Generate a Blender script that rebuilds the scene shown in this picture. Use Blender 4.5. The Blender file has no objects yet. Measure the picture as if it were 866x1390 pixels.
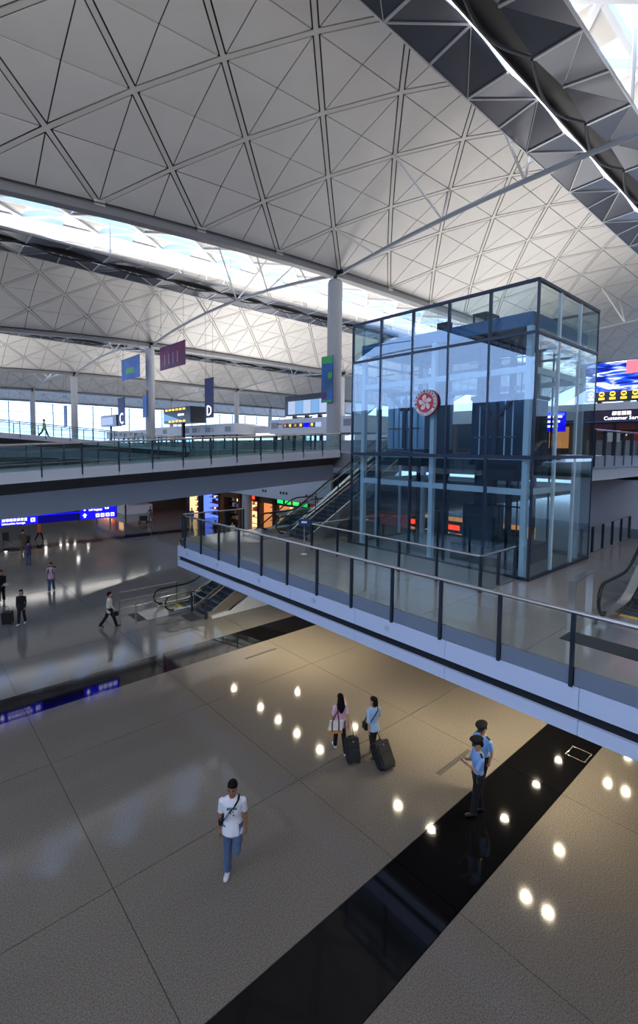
import bpy, math, random
from mathutils import Vector, Matrix

random.seed(7)
scn = bpy.context.scene
COL = scn.collection

# ------------------------------------------------------------------ camera
H = 8.3
YAW, PITCH, ROLL = math.radians(48.247), math.radians(3.674), math.radians(0.605)
FPX = 649.33
cd = bpy.data.cameras.new('camera')
cam = bpy.data.objects.new('camera', cd)
COL.objects.link(cam)
scn.camera = cam
_fw = Vector((math.cos(YAW) * math.cos(PITCH), math.sin(YAW) * math.cos(PITCH), -math.sin(PITCH)))
_r0 = Vector((math.sin(YAW), -math.cos(YAW), 0))
_u0 = _r0.cross(_fw)
_r = _r0 * math.cos(ROLL) + _u0 * math.sin(ROLL)
_u = _u0 * math.cos(ROLL) - _r0 * math.sin(ROLL)
mw = Matrix.Identity(4)
for i in range(3):
    mw[i][0], mw[i][1], mw[i][2] = _r[i], _u[i], -_fw[i]
mw[2][3] = H
cam.matrix_world = mw
cd.sensor_fit = 'VERTICAL'
cd.sensor_height = 36.0
cd.lens = FPX / 1390.0 * 36.0
cd.shift_y = -45.0 / 1390.0
cd.clip_start, cd.clip_end = 0.1, 600

# ------------------------------------------------------------------ world, exposure
world = bpy.data.worlds.new('world')
scn.world = world
world.use_nodes = True
wn = world.node_tree
wn.nodes.clear()
bg = wn.nodes.new('ShaderNodeBackground')
bg.inputs[0].default_value = (0.50, 0.67, 1.0, 1)
bg.inputs[1].default_value = 2.6
wo = wn.nodes.new('ShaderNodeOutputWorld')
wn.links.new(bg.outputs[0], wo.inputs[0])
vs = scn.view_settings
vs.view_transform = 'Standard'
vs.look = 'None'
vs.gamma = 1.0
vs.use_curve_mapping = False
vs.exposure = 0.42
scn.cycles.max_bounces = 10
scn.cycles.diffuse_bounces = 4
scn.cycles.glossy_bounces = 5
scn.cycles.transparent_max_bounces = 40
scn.cycles.sample_clamp_indirect = 6.0
scn.cycles.caustics_reflective = False
scn.cycles.caustics_refractive = False

# ------------------------------------------------------------------ materials
MATS = {}


def lin(c):
    """sRGB 0-255 triple to linear"""
    out = []
    for v in c:
        v = v / 255.0
        out.append(v / 12.92 if v <= 0.04045 else ((v + 0.055) / 1.055) ** 2.4)
    return tuple(out) + (1.0,)


def pbr(name, col, rough=0.5, metal=0.0, spec=0.5, coat=0.0, noise=None):
    """noise = (scale, amount, second colour): procedural colour variation in object space"""
    m = bpy.data.materials.new(name)
    m.use_nodes = True
    nt = m.node_tree
    b = nt.nodes['Principled BSDF']
    c = lin(col)
    b.inputs['Base Color'].default_value = c
    b.inputs['Roughness'].default_value = rough
    b.inputs['Metallic'].default_value = metal
    b.inputs['Specular IOR Level'].default_value = spec
    b.inputs['Coat Weight'].default_value = coat
    b.inputs['Coat Roughness'].default_value = 0.08
    if noise:
        geo = nt.nodes.new('ShaderNodeNewGeometry')
        prev = None
        for sc_, amt, col2 in noise:
            n = nt.nodes.new('ShaderNodeTexNoise')
            n.inputs['Scale'].default_value = sc_
            n.inputs['Detail'].default_value = 3
            nt.links.new(geo.outputs['Position'], n.inputs['Vector'])
            r = nt.nodes.new('ShaderNodeMapRange')
            r.inputs['From Min'].default_value = 0.38
            r.inputs['From Max'].default_value = 0.62
            r.inputs['To Max'].default_value = amt
            nt.links.new(n.outputs['Fac'], r.inputs['Value'])
            mx = nt.nodes.new('ShaderNodeMix')
            mx.data_type = 'RGBA'
            nt.links.new(r.outputs[0], mx.inputs['Factor'])
            if prev is None:
                mx.inputs['A'].default_value = c
            else:
                nt.links.new(prev, mx.inputs['A'])
            mx.inputs['B'].default_value = lin(col2)
            prev = mx.outputs['Result']
        nt.links.new(prev, b.inputs['Base Color'])
    MATS[name] = m
    return m


def emit(name, col, strength):
    m = bpy.data.materials.new(name)
    m.use_nodes = True
    nt = m.node_tree
    nt.nodes.clear()
    e = nt.nodes.new('ShaderNodeEmission')
    e.inputs[0].default_value = lin(col)
    e.inputs[1].default_value = strength
    o = nt.nodes.new('ShaderNodeOutputMaterial')
    nt.links.new(e.outputs[0], o.inputs[0])
    MATS[name] = m
    return m


def glass(name, tint, base=0.02, scale=1.0, refl=(255, 255, 255), rough=0.0):
    """thin architectural glass: tinted transmission plus fresnel reflection"""
    m = bpy.data.materials.new(name)
    m.use_nodes = True
    nt = m.node_tree
    nt.nodes.clear()
    t = nt.nodes.new('ShaderNodeBsdfTransparent')
    t.inputs[0].default_value = tint + (1,)
    g = nt.nodes.new('ShaderNodeBsdfGlossy')
    g.inputs[0].default_value = lin(refl)
    g.inputs['Roughness'].default_value = rough
    lw = nt.nodes.new('ShaderNodeLayerWeight')
    lw.inputs[0].default_value = 0.5
    f = nt.nodes.new('ShaderNodeMath')
    f.operation = 'POWER'
    nt.links.new(lw.outputs['Facing'], f.inputs[0])
    f.inputs[1].default_value = 4.0
    ma = nt.nodes.new('ShaderNodeMath')
    ma.operation = 'MULTIPLY_ADD'
    ma.use_clamp = True
    nt.links.new(f.outputs[0], ma.inputs[0])
    ma.inputs[1].default_value = scale
    ma.inputs[2].default_value = base
    mx = nt.nodes.new('ShaderNodeMixShader')
    nt.links.new(ma.outputs[0], mx.inputs[0])
    nt.links.new(t.outputs[0], mx.inputs[1])
    nt.links.new(g.outputs[0], mx.inputs[2])
    o = nt.nodes.new('ShaderNodeOutputMaterial')
    nt.links.new(mx.outputs[0], o.inputs[0])
    MATS[name] = m
    return m


pbr('granite', (112, 105, 98), 0.085, spec=0.22, noise=[(88, 0.68, (66, 60, 56)), (42, 0.42, (164, 154, 140)), (0.35, 0.2, (100, 93, 88))])
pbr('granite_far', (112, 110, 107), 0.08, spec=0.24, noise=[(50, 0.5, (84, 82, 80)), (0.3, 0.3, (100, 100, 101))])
pbr('black_granite', (13, 13, 15), 0.05, spec=0.3, noise=[(60, 0.4, (22, 22, 26))])
pbr('joint', (62, 58, 56), 0.7)
pbr('mezz_tile', (168, 160, 152), 0.12, spec=0.5, noise=[(60, 0.4, (140, 132, 126)), (0.8, 0.3, (150, 144, 140))])
pbr('white_panel', (202, 216, 245), 0.32, spec=0.4)
pbr('disc_grey', (186, 196, 216), 0.4)
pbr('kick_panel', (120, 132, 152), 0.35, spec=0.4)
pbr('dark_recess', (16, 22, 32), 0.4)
pbr('dark_steel', (44, 54, 68), 0.38, metal=0.3)
pbr('mullion', (40, 54, 76), 0.35, metal=0.3)
pbr('stainless', (196, 192, 188), 0.24, metal=0.85)
pbr('white_steel', (222, 236, 246), 0.35)
pbr('blue_beam', (44, 104, 156), 0.35)
pbr('roof_panel', (206, 204, 201), 0.55, spec=0.3, noise=[(0.5, 0.35, (194, 192, 190))])
pbr('roof_rib', (196, 194, 190), 0.5)
pbr('roof_backing', (40, 40, 44), 0.8)
pbr('gutter_beam', (128, 128, 130), 0.5)
pbr('skylight_white', (226, 232, 240), 0.45)
pbr('reflector_panel', (70, 75, 88), 0.3, metal=0.35)
pbr('reflector_rib', (170, 174, 180), 0.35, metal=0.3)
pbr('reflector_channel', (38, 38, 42), 0.5)
pbr('tube_grey', (150, 156, 166), 0.4)
pbr('strut_white', (214, 214, 212), 0.4)
pbr('column_paint', (176, 178, 182), 0.5)
pbr('beam_grey', (128, 140, 158), 0.55)
pbr('soffit_dark', (74, 74, 78), 0.7)
pbr('soffit_white', (206, 212, 222), 0.5)
pbr('deck', (122, 128, 132), 0.45)
pbr('wall_blue', (214, 222, 240), 0.45)
pbr('carpet_floor', (150, 150, 150), 0.3)
pbr('rubber', (14, 15, 19), 0.28, spec=0.6)
pbr('step_metal', (58, 68, 82), 0.4, metal=0.4)
pbr('step_nose', (120, 136, 154), 0.35, metal=0.4)
pbr('comb_yellow', (224, 188, 60), 0.5)
pbr('grate_grey', (82, 78, 72), 0.5)
pbr('mat_dark', (52, 54, 58), 0.7)
pbr('car_steel', (158, 186, 206), 0.25, metal=0.5)
pbr('car_dark', (34, 62, 84), 0.15, metal=0.6)
pbr('shaft_dark', (16, 26, 38), 0.4, metal=0.3)
pbr('counter_white', (222, 224, 230), 0.45)
pbr('counter_grey', (150, 154, 162), 0.5)
pbr('screen_dark', (14, 20, 34), 0.2)
pbr('purple_fascia', (62, 34, 70), 0.4)
pbr('shop_dark', (42, 30, 32), 0.6)
pbr('shop_wood', (112, 74, 46), 0.5)
pbr('red_paint', (206, 40, 66), 0.4)
pbr('white_paint', (240, 240, 240), 0.45)
pbr('banner_blue', (22, 92, 186), 0.4, noise=[(0.9, 0.6, (34, 140, 214))])
pbr('banner_navy', (18, 26, 100), 0.4)
pbr('banner_purple', (58, 32, 110), 0.4, noise=[(0.45, 0.9, (128, 36, 96))])
pbr('banner_green', (24, 78, 128), 0.35, noise=[(0.8, 0.7, (26, 116, 196))])
pbr('lime', (70, 180, 96), 0.4)
pbr('sign_navy', (30, 52, 110), 0.4)
# people
pbr('skin', (190, 140, 112), 0.55, spec=0.3)
pbr('skin_tan', (152, 104, 78), 0.55, spec=0.3)
pbr('hair_black', (16, 12, 12), 0.7, spec=0.15)
pbr('hair_brown', (30, 20, 18), 0.7, spec=0.15)
pbr('tee_white', (226, 226, 234), 0.8)
pbr('denim', (84, 104, 136), 0.85, noise=[(9, 0.5, (58, 78, 112))])
pbr('shoe_white', (210, 212, 220), 0.6)
pbr('black_cloth', (13, 13, 16), 0.85)
pbr('navy_cloth', (11, 12, 20), 0.85)
pbr('pink_shirt', (214, 178, 196), 0.85)
pbr('pale_blue_shirt', (166, 194, 226), 0.8)
pbr('uniform_blue', (128, 170, 226), 0.75)
pbr('leather_black', (20, 20, 22), 0.35)
pbr('leather_tan', (196, 138, 62), 0.5)
pbr('canvas_white', (222, 220, 214), 0.8)
pbr('maroon', (96, 36, 44), 0.6)
pbr('case_black', (26, 26, 30), 0.6)
pbr('cream_cloth', (206, 198, 176), 0.85)
pbr('purple_cloth', (70, 54, 104), 0.85)
pbr('brown_cloth', (92, 80, 62), 0.85)
pbr('beige_cloth', (196, 170, 140), 0.85)
pbr('orange_cloth', (216, 92, 40), 0.85)
pbr('lime_cloth', (190, 212, 70), 0.8)
pbr('grey_cloth', (96, 98, 104), 0.85)
pbr('teal_print', (20, 120, 110), 0.8)
pbr('eye_dark', (14, 10, 10), 0.3)
pbr('lip', (150, 84, 78), 0.5)
# emissive materials: lamps, signs, screens, slot strip and glowing shop walls
emit('downlight', (255, 240, 214), 26.0)
emit('downlight_white', (255, 252, 248), 26.0)
emit('strip_glow', (246, 246, 255), 5.0)
emit('sign_blue', (20, 16, 235), 1.5)
emit('sign_blue_dim', (14, 12, 120), 0.7)
emit('sign_white', (255, 255, 255), 2.2)
emit('shop_warm', (255, 204, 150), 1.2)
emit('shop_warm_dim', (226, 140, 84), 0.9)
emit('shop_blue', (90, 120, 255), 1.4)
emit('neon_red', (255, 60, 30), 2.0)
emit('neon_green', (40, 255, 120), 1.0)
emit('amber', (255, 190, 60), 2.2)
emit('screen_sky', (120, 165, 215), 0.9)
emit('screen_grey', (170, 190, 225), 0.9)
emit('led_pink', (240, 130, 150), 1.0)
emit('counter_light', (255, 252, 250), 2.0)
# big display: procedural swirl of white streaks on blue
m = emit('led_swirl', (30, 60, 210), 1.6)
nt = m.node_tree
_e = [n for n in nt.nodes if n.type == 'EMISSION'][0]
_g = nt.nodes.new('ShaderNodeNewGeometry')
_mp = nt.nodes.new('ShaderNodeMapping')
_mp.inputs['Rotation'].default_value = (0.25, 0, 0)
_mp.inputs['Scale'].default_value = (1, 0.32, 1.5)
_w = nt.nodes.new('ShaderNodeTexNoise')
_w.inputs['Scale'].default_value = 1.7
_w.inputs['Detail'].default_value = 4
_w.inputs['Distortion'].default_value = 1.2
_cr = nt.nodes.new('ShaderNodeValToRGB')
_cr.color_ramp.elements[0].position = 0.42
_cr.color_ramp.elements[0].color = lin((16, 28, 120))
_cr.color_ramp.elements[1].position = 0.62
_cr.color_ramp.elements[1].color = (1, 1, 1, 1)
_ce = _cr.color_ramp.elements.new(0.5)
_ce.color = lin((40, 84, 230))
nt.links.new(_g.outputs['Position'], _mp.inputs['Vector'])
nt.links.new(_mp.outputs[0], _w.inputs['Vector'])
nt.links.new(_w.outputs['Fac'], _cr.inputs['Fac'])
nt.links.new(_cr.outputs['Color'], _e.inputs[0])
# glass
glass('glass_rail', (0.93, 0.965, 0.955), 0.03, 0.7)
glass('glass_ramp', (0.74, 0.86, 0.86), 0.03, 0.7)
glass('glass_tower', (0.84, 0.93, 0.97), 0.10, 0.9, (225, 238, 255))
glass('glass_tower_side', (0.86, 0.93, 0.93), 0.05, 0.8, (225, 238, 245))
glass('glass_roof', (0.92, 0.96, 1.0), 0.0, 0.5)
glass('glass_wall', (0.90, 0.95, 1.0), 0.0, 0.5)

# ------------------------------------------------------------------ mesh helpers
WPOS = {}


class MB:
    def __init__(self):
        self.v, self.f = [], []

    def box(self, x0, x1, y0, y1, z0, z1):
        n = len(self.v)
        self.v += [(x, y, z) for z in (z0, z1) for x, y in ((x0, y0), (x1, y0), (x1, y1), (x0, y1))]
        self.f += [tuple(n + i for i in q) for q in ((3, 2, 1, 0), (4, 5, 6, 7), (0, 1, 5, 4), (1, 2, 6, 5), (2, 3, 7, 6), (3, 0, 4, 7))]
        return self

    def prism(self, pts, vec):
        n, k = len(self.v), len(pts)
        vec = Vector(vec)
        self.v += [tuple(Vector(p)) for p in pts] + [tuple(Vector(p) + vec) for p in pts]
        self.f.append(tuple(n + i for i in reversed(range(k))))
        self.f.append(tuple(n + k + i for i in range(k)))
        for i in range(k):
            j = (i + 1) % k
            self.f.append((n + i, n + j, n + k + j, n + k + i))
        return self

    def rings(self, rings, cap=True):
        n, k = len(self.v), len(rings[0])
        for r in rings:
            self.v += [tuple(p) for p in r]
        for a in range(len(rings) - 1):
            for i in range(k):
                j = (i + 1) % k
                self.f.append((n + a * k + i, n + a * k + j, n + (a + 1) * k + j, n + (a + 1) * k + i))
        if cap:
            self.f.append(tuple(n + i for i in reversed(range(k))))
            self.f.append(tuple(n + (len(rings) - 1) * k + i for i in range(k)))
        return self

    def tube(self, pts, r, n=8, r2=None):
        pts = [Vector(p) for p in pts]
        rs = []
        u = None
        for i, p in enumerate(pts):
            a = pts[max(0, i - 1)]
            b = pts[min(len(pts) - 1, i + 1)]
            d = (b - a).normalized()
            if u is None:
                u = d.orthogonal().normalized()
            else:
                u = (u - d * u.dot(d)).normalized()
            w = d.cross(u)
            rr = r if r2 is None else r + (r2 - r) * i / (len(pts) - 1)
            rs.append([p + (u * math.cos(2 * math.pi * k / n) + w * math.sin(2 * math.pi * k / n)) * rr for k in range(n)])
        return self.rings(rs)

    def lathe(self, prof, c=(0, 0, 0), n=16, axis='z'):
        c = Vector(c)
        rs = []
        for r, z in prof:
            ring = []
            for k in range(n):
                a = 2 * math.pi * k / n
                if axis == 'z':
                    ring.append(c + Vector((r * math.cos(a), r * math.sin(a), z)))
                elif axis == 'x':
                    ring.append(c + Vector((z, r * math.cos(a), r * math.sin(a))))
                else:
                    ring.append(c + Vector((r * math.sin(a), z, r * math.cos(a))))
            rs.append(ring)
        return self.rings(rs)

    def bar(self, p, q, w, h, up=(0, 0, 1)):
        """rectangular bar from p to q, width w sideways, height h along up"""
        p, q, up = Vector(p), Vector(q), Vector(up)
        d = (q - p).normalized()
        s = d.cross(up)
        if s.length < 1e-5:
            s = Vector((1, 0, 0))
        s.normalize()
        t = s.cross(d).normalized()
        rs = [[c + s * (w / 2 * a) + t * (h / 2 * b) for a, b in ((-1, -1), (1, -1), (1, 1), (-1, 1))] for c in (p, q)]
        return self.rings(rs)


def setprops(o, label=None, cat=None, group=None, kind=None):
    if label:
        o['label'] = label
    if cat:
        o['category'] = cat
    if group:
        o['group'] = group
    if kind:
        o['kind'] = kind
    return o


def build(name, mb, mat, parent=None, smooth=False, org=None, shear=None, **props):
    vs_ = [Vector(p) for p in mb.v]
    if shear:
        vs_ = [shear(p) for p in vs_]
    if org is None:
        xs = [p.x for p in vs_]
        ys = [p.y for p in vs_]
        zs = [p.z for p in vs_]
        org = Vector(((min(xs) + max(xs)) / 2, (min(ys) + max(ys)) / 2, min(zs)))
    org = Vector(org)
    me = bpy.data.meshes.new(name)
    me.from_pydata([tuple(p - org) for p in vs_], [], mb.f)
    me.materials.append(MATS[mat])
    if smooth:
        me.polygons.foreach_set('use_smooth', [True] * len(me.polygons))
        try:
            me.set_sharp_from_angle(angle=math.radians(40))
        except Exception:
            pass
    o = bpy.data.objects.new(name, me)
    COL.objects.link(o)
    WPOS[o.name] = org
    if parent is not None:
        o.parent = parent
        o.location = org - WPOS[parent.name]
    else:
        o.location = org
    setprops(o, **props)
    return o


def dup(o, off, parent=None, **props):
    c = o.copy()
    COL.objects.link(c)
    w = WPOS[o.name] + Vector(off)
    WPOS[c.name] = w
    if parent is None:
        parent = o.parent
    c.parent = parent
    c.location = w - (WPOS[parent.name] if parent is not None else Vector((0, 0, 0)))
    setprops(c, **props)
    return c


def thing(name, loc, label=None, cat=None, group=None, kind=None, rotz=0.0):
    o = bpy.data.objects.new(name, None)
    o.empty_display_size = 0.2
    COL.objects.link(o)
    o.location = loc
    o.rotation_euler = (0, 0, rotz)
    WPOS[o.name] = Vector(loc)
    setprops(o, label, cat, group, kind)
    return o


def text(name, s, size, loc, right, up, mat, parent, align='LEFT', ext=0.004):
    cu = bpy.data.curves.new(name, 'FONT')
    cu.body = s
    cu.size = size
    cu.extrude = ext
    cu.align_x = align
    cu.resolution_u = 2
    cu.materials.append(MATS[mat])
    o = bpy.data.objects.new(name, cu)
    COL.objects.link(o)
    r, u_ = Vector(right).normalized(), Vector(up).normalized()
    n = r.cross(u_)
    mt = Matrix.Identity(4)
    l = Vector(loc) - (WPOS[parent.name] if parent is not None else Vector((0, 0, 0)))
    for i in range(3):
        mt[i][0], mt[i][1], mt[i][2], mt[i][3] = r[i], u_[i], n[i], l[i]
    o.parent = parent
    o.matrix_basis = mt
    WPOS[o.name] = Vector(loc)
    return o


# ================================================================== ARRIVALS FLOOR
XJ = [2.82 + 4.5 * k for k in range(-3, 8)]
YJ = [-3.0, 0.2, 4.3, 5.8, 8.85, 13.55, 16.5, 18.1, 21.1, 25.8, 30.5, 35.2, 39.9, 43.4, 45.0, 49.5]
floor = build('floor', MB().box(-70, 150, -60, 180, -0.5, -0.02), 'joint', kind='structure', org=(0, 0, 0))
for i in range(len(XJ) - 1):
    for j in range(len(YJ) - 1):
        strip = abs(YJ[j] - 4.3) < .1 or abs(YJ[j] - 16.5) < .1 or abs(YJ[j] - 43.4) < .1
        g = 0.007
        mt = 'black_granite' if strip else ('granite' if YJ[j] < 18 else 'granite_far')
        build('stone_slab' if strip else 'floor_tile', MB().box(XJ[i] + g, XJ[i + 1] - g, YJ[j] + g, YJ[j + 1] - g, -0.03, 0.0), mt, floor)
x0, x1, y0, y1 = XJ[0], XJ[-1], YJ[0], YJ[-1]
fm = MB()
fm.box(-70, x0, -60, 180, -0.03, 0).box(x1, 150, -60, 180, -0.03, 0).box(x0, x1, -60, y0, -0.03, 0).box(x0, x1, y1, 180, -0.03, 0)
build('paving', fm, 'granite_far', floor, kind='stuff')
# long drain covers let into the floor
for k, (dx0, dx1, dy) in enumerate(((10.15, 11.65, 6.68), (10.1, 11.6, 15.56))):
    o = build('floor_grate', MB().box(dx0, dx1, dy - .07, dy + .07, 0.0, 0.006), 'grate_grey', floor)
    for q in range(2):
        build('grate_slat', MB().box(dx0 + .02, dx1 - .02, dy - .045 + q * .06, dy - .015 + q * .06, 0.006, 0.01), 'joint', o)
hm = MB()
for a, b, c, d in ((13.5, 14.05, 4.36, 4.39), (13.5, 14.05, 4.84, 4.87), (13.5, 13.53, 4.36, 4.87), (14.02, 14.05, 4.36, 4.87)):
    hm.box(a, b, c, d, 0, 0.004)
build('hatch_frame', hm, 'stainless', floor)
# lower hall end walls
build('wall_left', MB().box(-38.6, -38.0, -46, 180, 0, 15.5), 'beam_grey', kind='structure')
build('wall_near', MB().box(-38, 150, -44.8, -44.4, 0, 22.0), 'soffit_white', kind='structure')
build('wall_far', MB().box(-70, 150, 120, 120.4, 0, 7.0), 'soffit_white', kind='structure')

# ================================================================== ROOF VAULTS
RV, ZS, PITCHY = 30.0, 22.2, 36.0
S0 = RV * math.asin(0.6)


def droop(x):
    return -0.0016 * (33 - max(x, 2.0)) ** 2 if x < 33 else 0.0


def shell(v, s, x, off=0.0):
    a = s / RV
    return Vector((x, 9.8 + PITCHY * v + (RV + off) * math.sin(a), ZS + 6 - RV + (RV + off) * math.cos(a) + droop(x)))


def roofz(x, y):
    v_ = math.floor((y + 8.2) / 36)
    return shell(v_, RV * math.asin(max(-.6, min(.6, (y - 9.8 - 36 * v_) / RV))), x).z


ROWS = [S0 - 3 * j for j in range(6)]
RIBW, GAP, THIN = 0.105, 0.075, 0.03


def tri_pts(v, sgn, j, i, half):
    """one triangular panel, as (x, s) corners shrunk away from its three edges"""
    xa, xb = 2.75 + 3 * i, 5.75 + 3 * i
    sa, sb = ROWS[j], ROWS[j + 1]
    if (i + j) % 2 == 0:
        A, B, C, D = (xa, sa), (xb, sb), (xb, sa), (xa, sb)
    else:
        A, B, C, D = (xb, sa), (xa, sb), (xa, sa), (xb, sb)
    tri = [A, B, C] if half == 0 else [A, B, D]
    ins = [RIBW + GAP, THIN, THIN]
    cx = sum(p[0] for p in tri) / 3
    cy = sum(p[1] for p in tri) / 3
    lines = []
    for k in range(3):
        p, q = Vector(tri[k]), Vector(tri[(k + 1) % 3])
        d = (q - p).normalized()
        n = Vector((-d.y, d.x))
        if n.dot(Vector((cx, cy)) - p) < 0:
            n = -n
        lines.append((p + n * ins[k], d))
    out = []
    for k in range(3):
        (p, d), (q, e) = lines[k - 1], lines[k]
        den = d.x * e.y - d.y * e.x
        t = ((q.x - p.x) * e.y - (q.y - p.y) * e.x) / den
        out.append(p + d * t)
    return [shell(v, sgn * p.y, p.x) for p in out]


def panel(mb, v, sgn, j, i, half):
    pts = tri_pts(v, sgn, j, i, half)
    mb.prism(pts, (0, 0, 0.06))


for v in (0, 1, 2, 3, 4, -1):
    # dark backing skin of the vault, open along the crest for the skylight
    mb = MB()
    xs = [-32 + 6 * k for k in range(31)]
    for sgn in (-1, 1):
        ss = [S0 + 0.3, 14, 9, ROWS[5] - .15]
        base = len(mb.v)
        for x in xs:
            for s in ss:
                mb.v.append(tuple(shell(v, sgn * s, x, 0.16)))
        for a in range(len(xs) - 1):
            for b in range(len(ss) - 1):
                q = [base + a * 4 + b, base + a * 4 + b + 1, base + a * 4 + 4 + b + 1, base + a * 4 + 4 + b]
                mb.f.append(tuple(q if sgn > 0 else reversed(q)))
    ceil = build('ceiling', mb, 'roof_backing', kind='structure', org=(0, 9.8 + PITCHY * v, ZS))
    if v == 0:
        own = [(1, j, i) for j in range(5) for i in range(-1, 23)]
        own += [(-1, j, i) for j in (2, 3, 4) for i in range(4, 14)]
    elif v in (1, 2):
        own = [(1, j, i) for j in range(5) for i in ((range(0, 25)) if v == 1 else range(2, 28))]
    else:
        own = []
    ownset = set(own)
    for sgn, j, i in own:
        for half in (0, 1):
            p = MB()
            panel(p, v, sgn, j, i, half)
            build('ceiling_panel', p, 'roof_panel', ceil)
    rest = MB()
    for sgn in (-1, 1):
        if sgn < 0 and v > 1:
            continue
        for j in range(5):
            for i in range(-11, 48):
                if (sgn, j, i) not in ownset:
                    for half in (0, 1):
                        panel(rest, v, sgn, j, i, half)
    build('panel_field', rest, 'roof_panel', ceil, kind='stuff')
    # diagonal ribs: each runs from the gutter up to the skylight
    rest = MB()
    for sgn in (1, -1):
        if sgn < 0 and v > 1:
            continue
        for i0 in range(-10, 46, 2):
            for dr in (1, -1):
                mb = MB()
                rs = []
                for j in range(6):
                    x = 2.75 + 3 * (i0 + dr * j)
                    s = ROWS[j]
                    nx, ns = (0.7071 * dr, 0.7071)
                    # sideways direction in the (x, s) sheet
                    a = (x - ns * RIBW * 1.0, s - nx * RIBW * 1.0)
                    b = (x + ns * RIBW * 1.0, s + nx * RIBW * 1.0)
                    lo = [shell(v, sgn * q[1], q[0], 0.0) for q in (a, b)]
                    hi = [shell(v, sgn * q[1], q[0], 0.14) for q in (b, a)]
                    rs.append(lo + hi)
                seen = sgn > 0 and ((v == 0 and -2 <= i0 <= 24) or (v == 1 and 0 <= i0 <= 26) or (v == 2 and 2 <= i0 <= 28))
                (mb if seen else rest).rings(rs)
                if seen:
                    build('rib', mb, 'roof_rib', ceil)
    build('rib_field', rest, 'roof_rib', ceil, kind='stuff')
    # crest skylight: white bars and glazing
    fr, gl, crest = MB(), MB(), MB()
    cs = [ROWS[5], 1.3, -1.3, -ROWS[5]]
    for s in cs:
        for a in range(30):
            fr.bar(shell(v, s, -32 + 6 * a, 0.1), shell(v, s, -26 + 6 * a, 0.1), 0.28, 0.45)
    for a in range(-10, 46):
        xa, xb = 2.75 + 3 * a, 5.75 + 3 * a
        for b in range(3):
            p, q = (xa, cs[b]), (xb, cs[b + 1])
            if (a + b) % 2 == 0:
                p, q = (xb, cs[b]), (xa, cs[b + 1])
            fr.bar(shell(v, p[1], p[0], 0.1), shell(v, q[1], q[0], 0.1), 0.3, 0.5)
            # part of the crest is closed by panels, the rest is open to the sky
            tri = None
            if b == 1:
                if a % 2:
                    tri = [[(xa, cs[1]), (xb, cs[1]), (xa, cs[2])], [(xb, cs[1]), (xb, cs[2]), (xa, cs[2])]]
            else:
                so = cs[0] if b == 0 else cs[3]
                inn = q if b == 0 else p
                tri = [[(xa, so), (xb, so), inn]]
            for tr in tri or []:
                cx = sum(e[0] for e in tr) / 3
                cs_ = sum(e[1] for e in tr) / 3
                pl = [shell(v, cs_ + (e[1] - cs_) * .95, cx + (e[0] - cx) * .95, 0.0) for e in tr]
                if v in (0, 1) and 0 <= a < 20:
                    build('crest_panel', MB().prism(pl, (0, 0, .06)), 'roof_panel', ceil)
                else:
                    crest.prism(pl, (0, 0, .06))
    build('crest_field', crest, 'roof_panel', ceil, kind='stuff')
    build('skylight_frame', fr, 'skylight_white', ceil, kind='stuff')
    for b in range(3):
        for a in range(30):
            q = [shell(v, cs[b], -32 + 6 * a, 0.3), shell(v, cs[b], -26 + 6 * a, 0.3), shell(v, cs[b + 1], -26 + 6 * a, 0.3), shell(v, cs[b + 1], -32 + 6 * a, 0.3)]
            gl.prism(q, (0, 0, 0.03))
    build('skylight_glass', gl, 'glass_roof', ceil, kind='stuff')
    # gutter beam in the valley on the far side
    gb = MB()
    rs = []
    for a in range(31):
        x = -32 + 6 * a
        c = shell(v, S0, x)
        rs.append([c + Vector((0, y, z)) for y, z in ((-0.12, -0.06), (-0.05, -0.45), (0.55, -0.45), (0.75, 0.05), (0.75, 0.5), (-0.12, 0.5))])
    gb.rings(rs)
    build('gutter_beam', gb, 'gutter_beam', ceil)
    # small bolted node plates where ribs meet the gutter
    if v == 0:
        for i in range(0, 14, 2):
            c = shell(v, S0, 2.75 + 3 * i)
            build('node_plate', MB().box(c.x - .28, c.x + .28, c.y - .2, c.y - .1, c.z - .16, c.z + .1), 'roof_rib', ceil)
# gutter beam on the near side of the first vault is behind the viewer: plain closing wall band
# ------------------------------------------------------------------ columns, ties and struts
for m_ in range(3):
    for k in range(4):
        cx, cy_ = 26.3 + 36 * m_, 27.8 + 36 * k
        zt = shell(k, S0, cx).z
        t = thing('column', (cx, cy_, 8.0), kind='structure')
        zc = zt - 0.75
        build('shaft', MB().lathe([(0.575, 8.0), (0.575, zc - .25), (0.52, zc - .06), (0.44, zc)], (cx, cy_, 0), 24), 'column_paint', t, smooth=True)
        build('bearing', MB().lathe([(0.3, zc), (0.14, zc + .12), (0.14, zt - .4)], (cx, cy_, 0), 12), 'dark_steel', t, smooth=True)
        build('bracket', MB().box(cx - .1, cx + .1, cy_ - .75, cy_ - .2, zt - .42, zt - .1), 'shaft_dark', t)
TIE_LABELS = {(0, 0): 'long grey curved tie tube crossing the near vault beside the dark reflector',
              (0, 1): 'grey curved tie tube between the green-bannered column and the second column',
              (0, 2): 'grey curved tie tube springing between the second and third columns of the row',
              (0, 3): 'grey curved tie tube farthest along the column row by the glass wall',
              (1, 0): 'grey tie tube with V struts beyond the glass lift tower',
              (1, 1): 'distant grey tie tube over the check-in hall behind the display boards',
              (1, 2): 'distant grey tie tube beyond the letter D banner',
              (1, 3): 'farthest grey tie tube above the letter C banner'}
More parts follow.
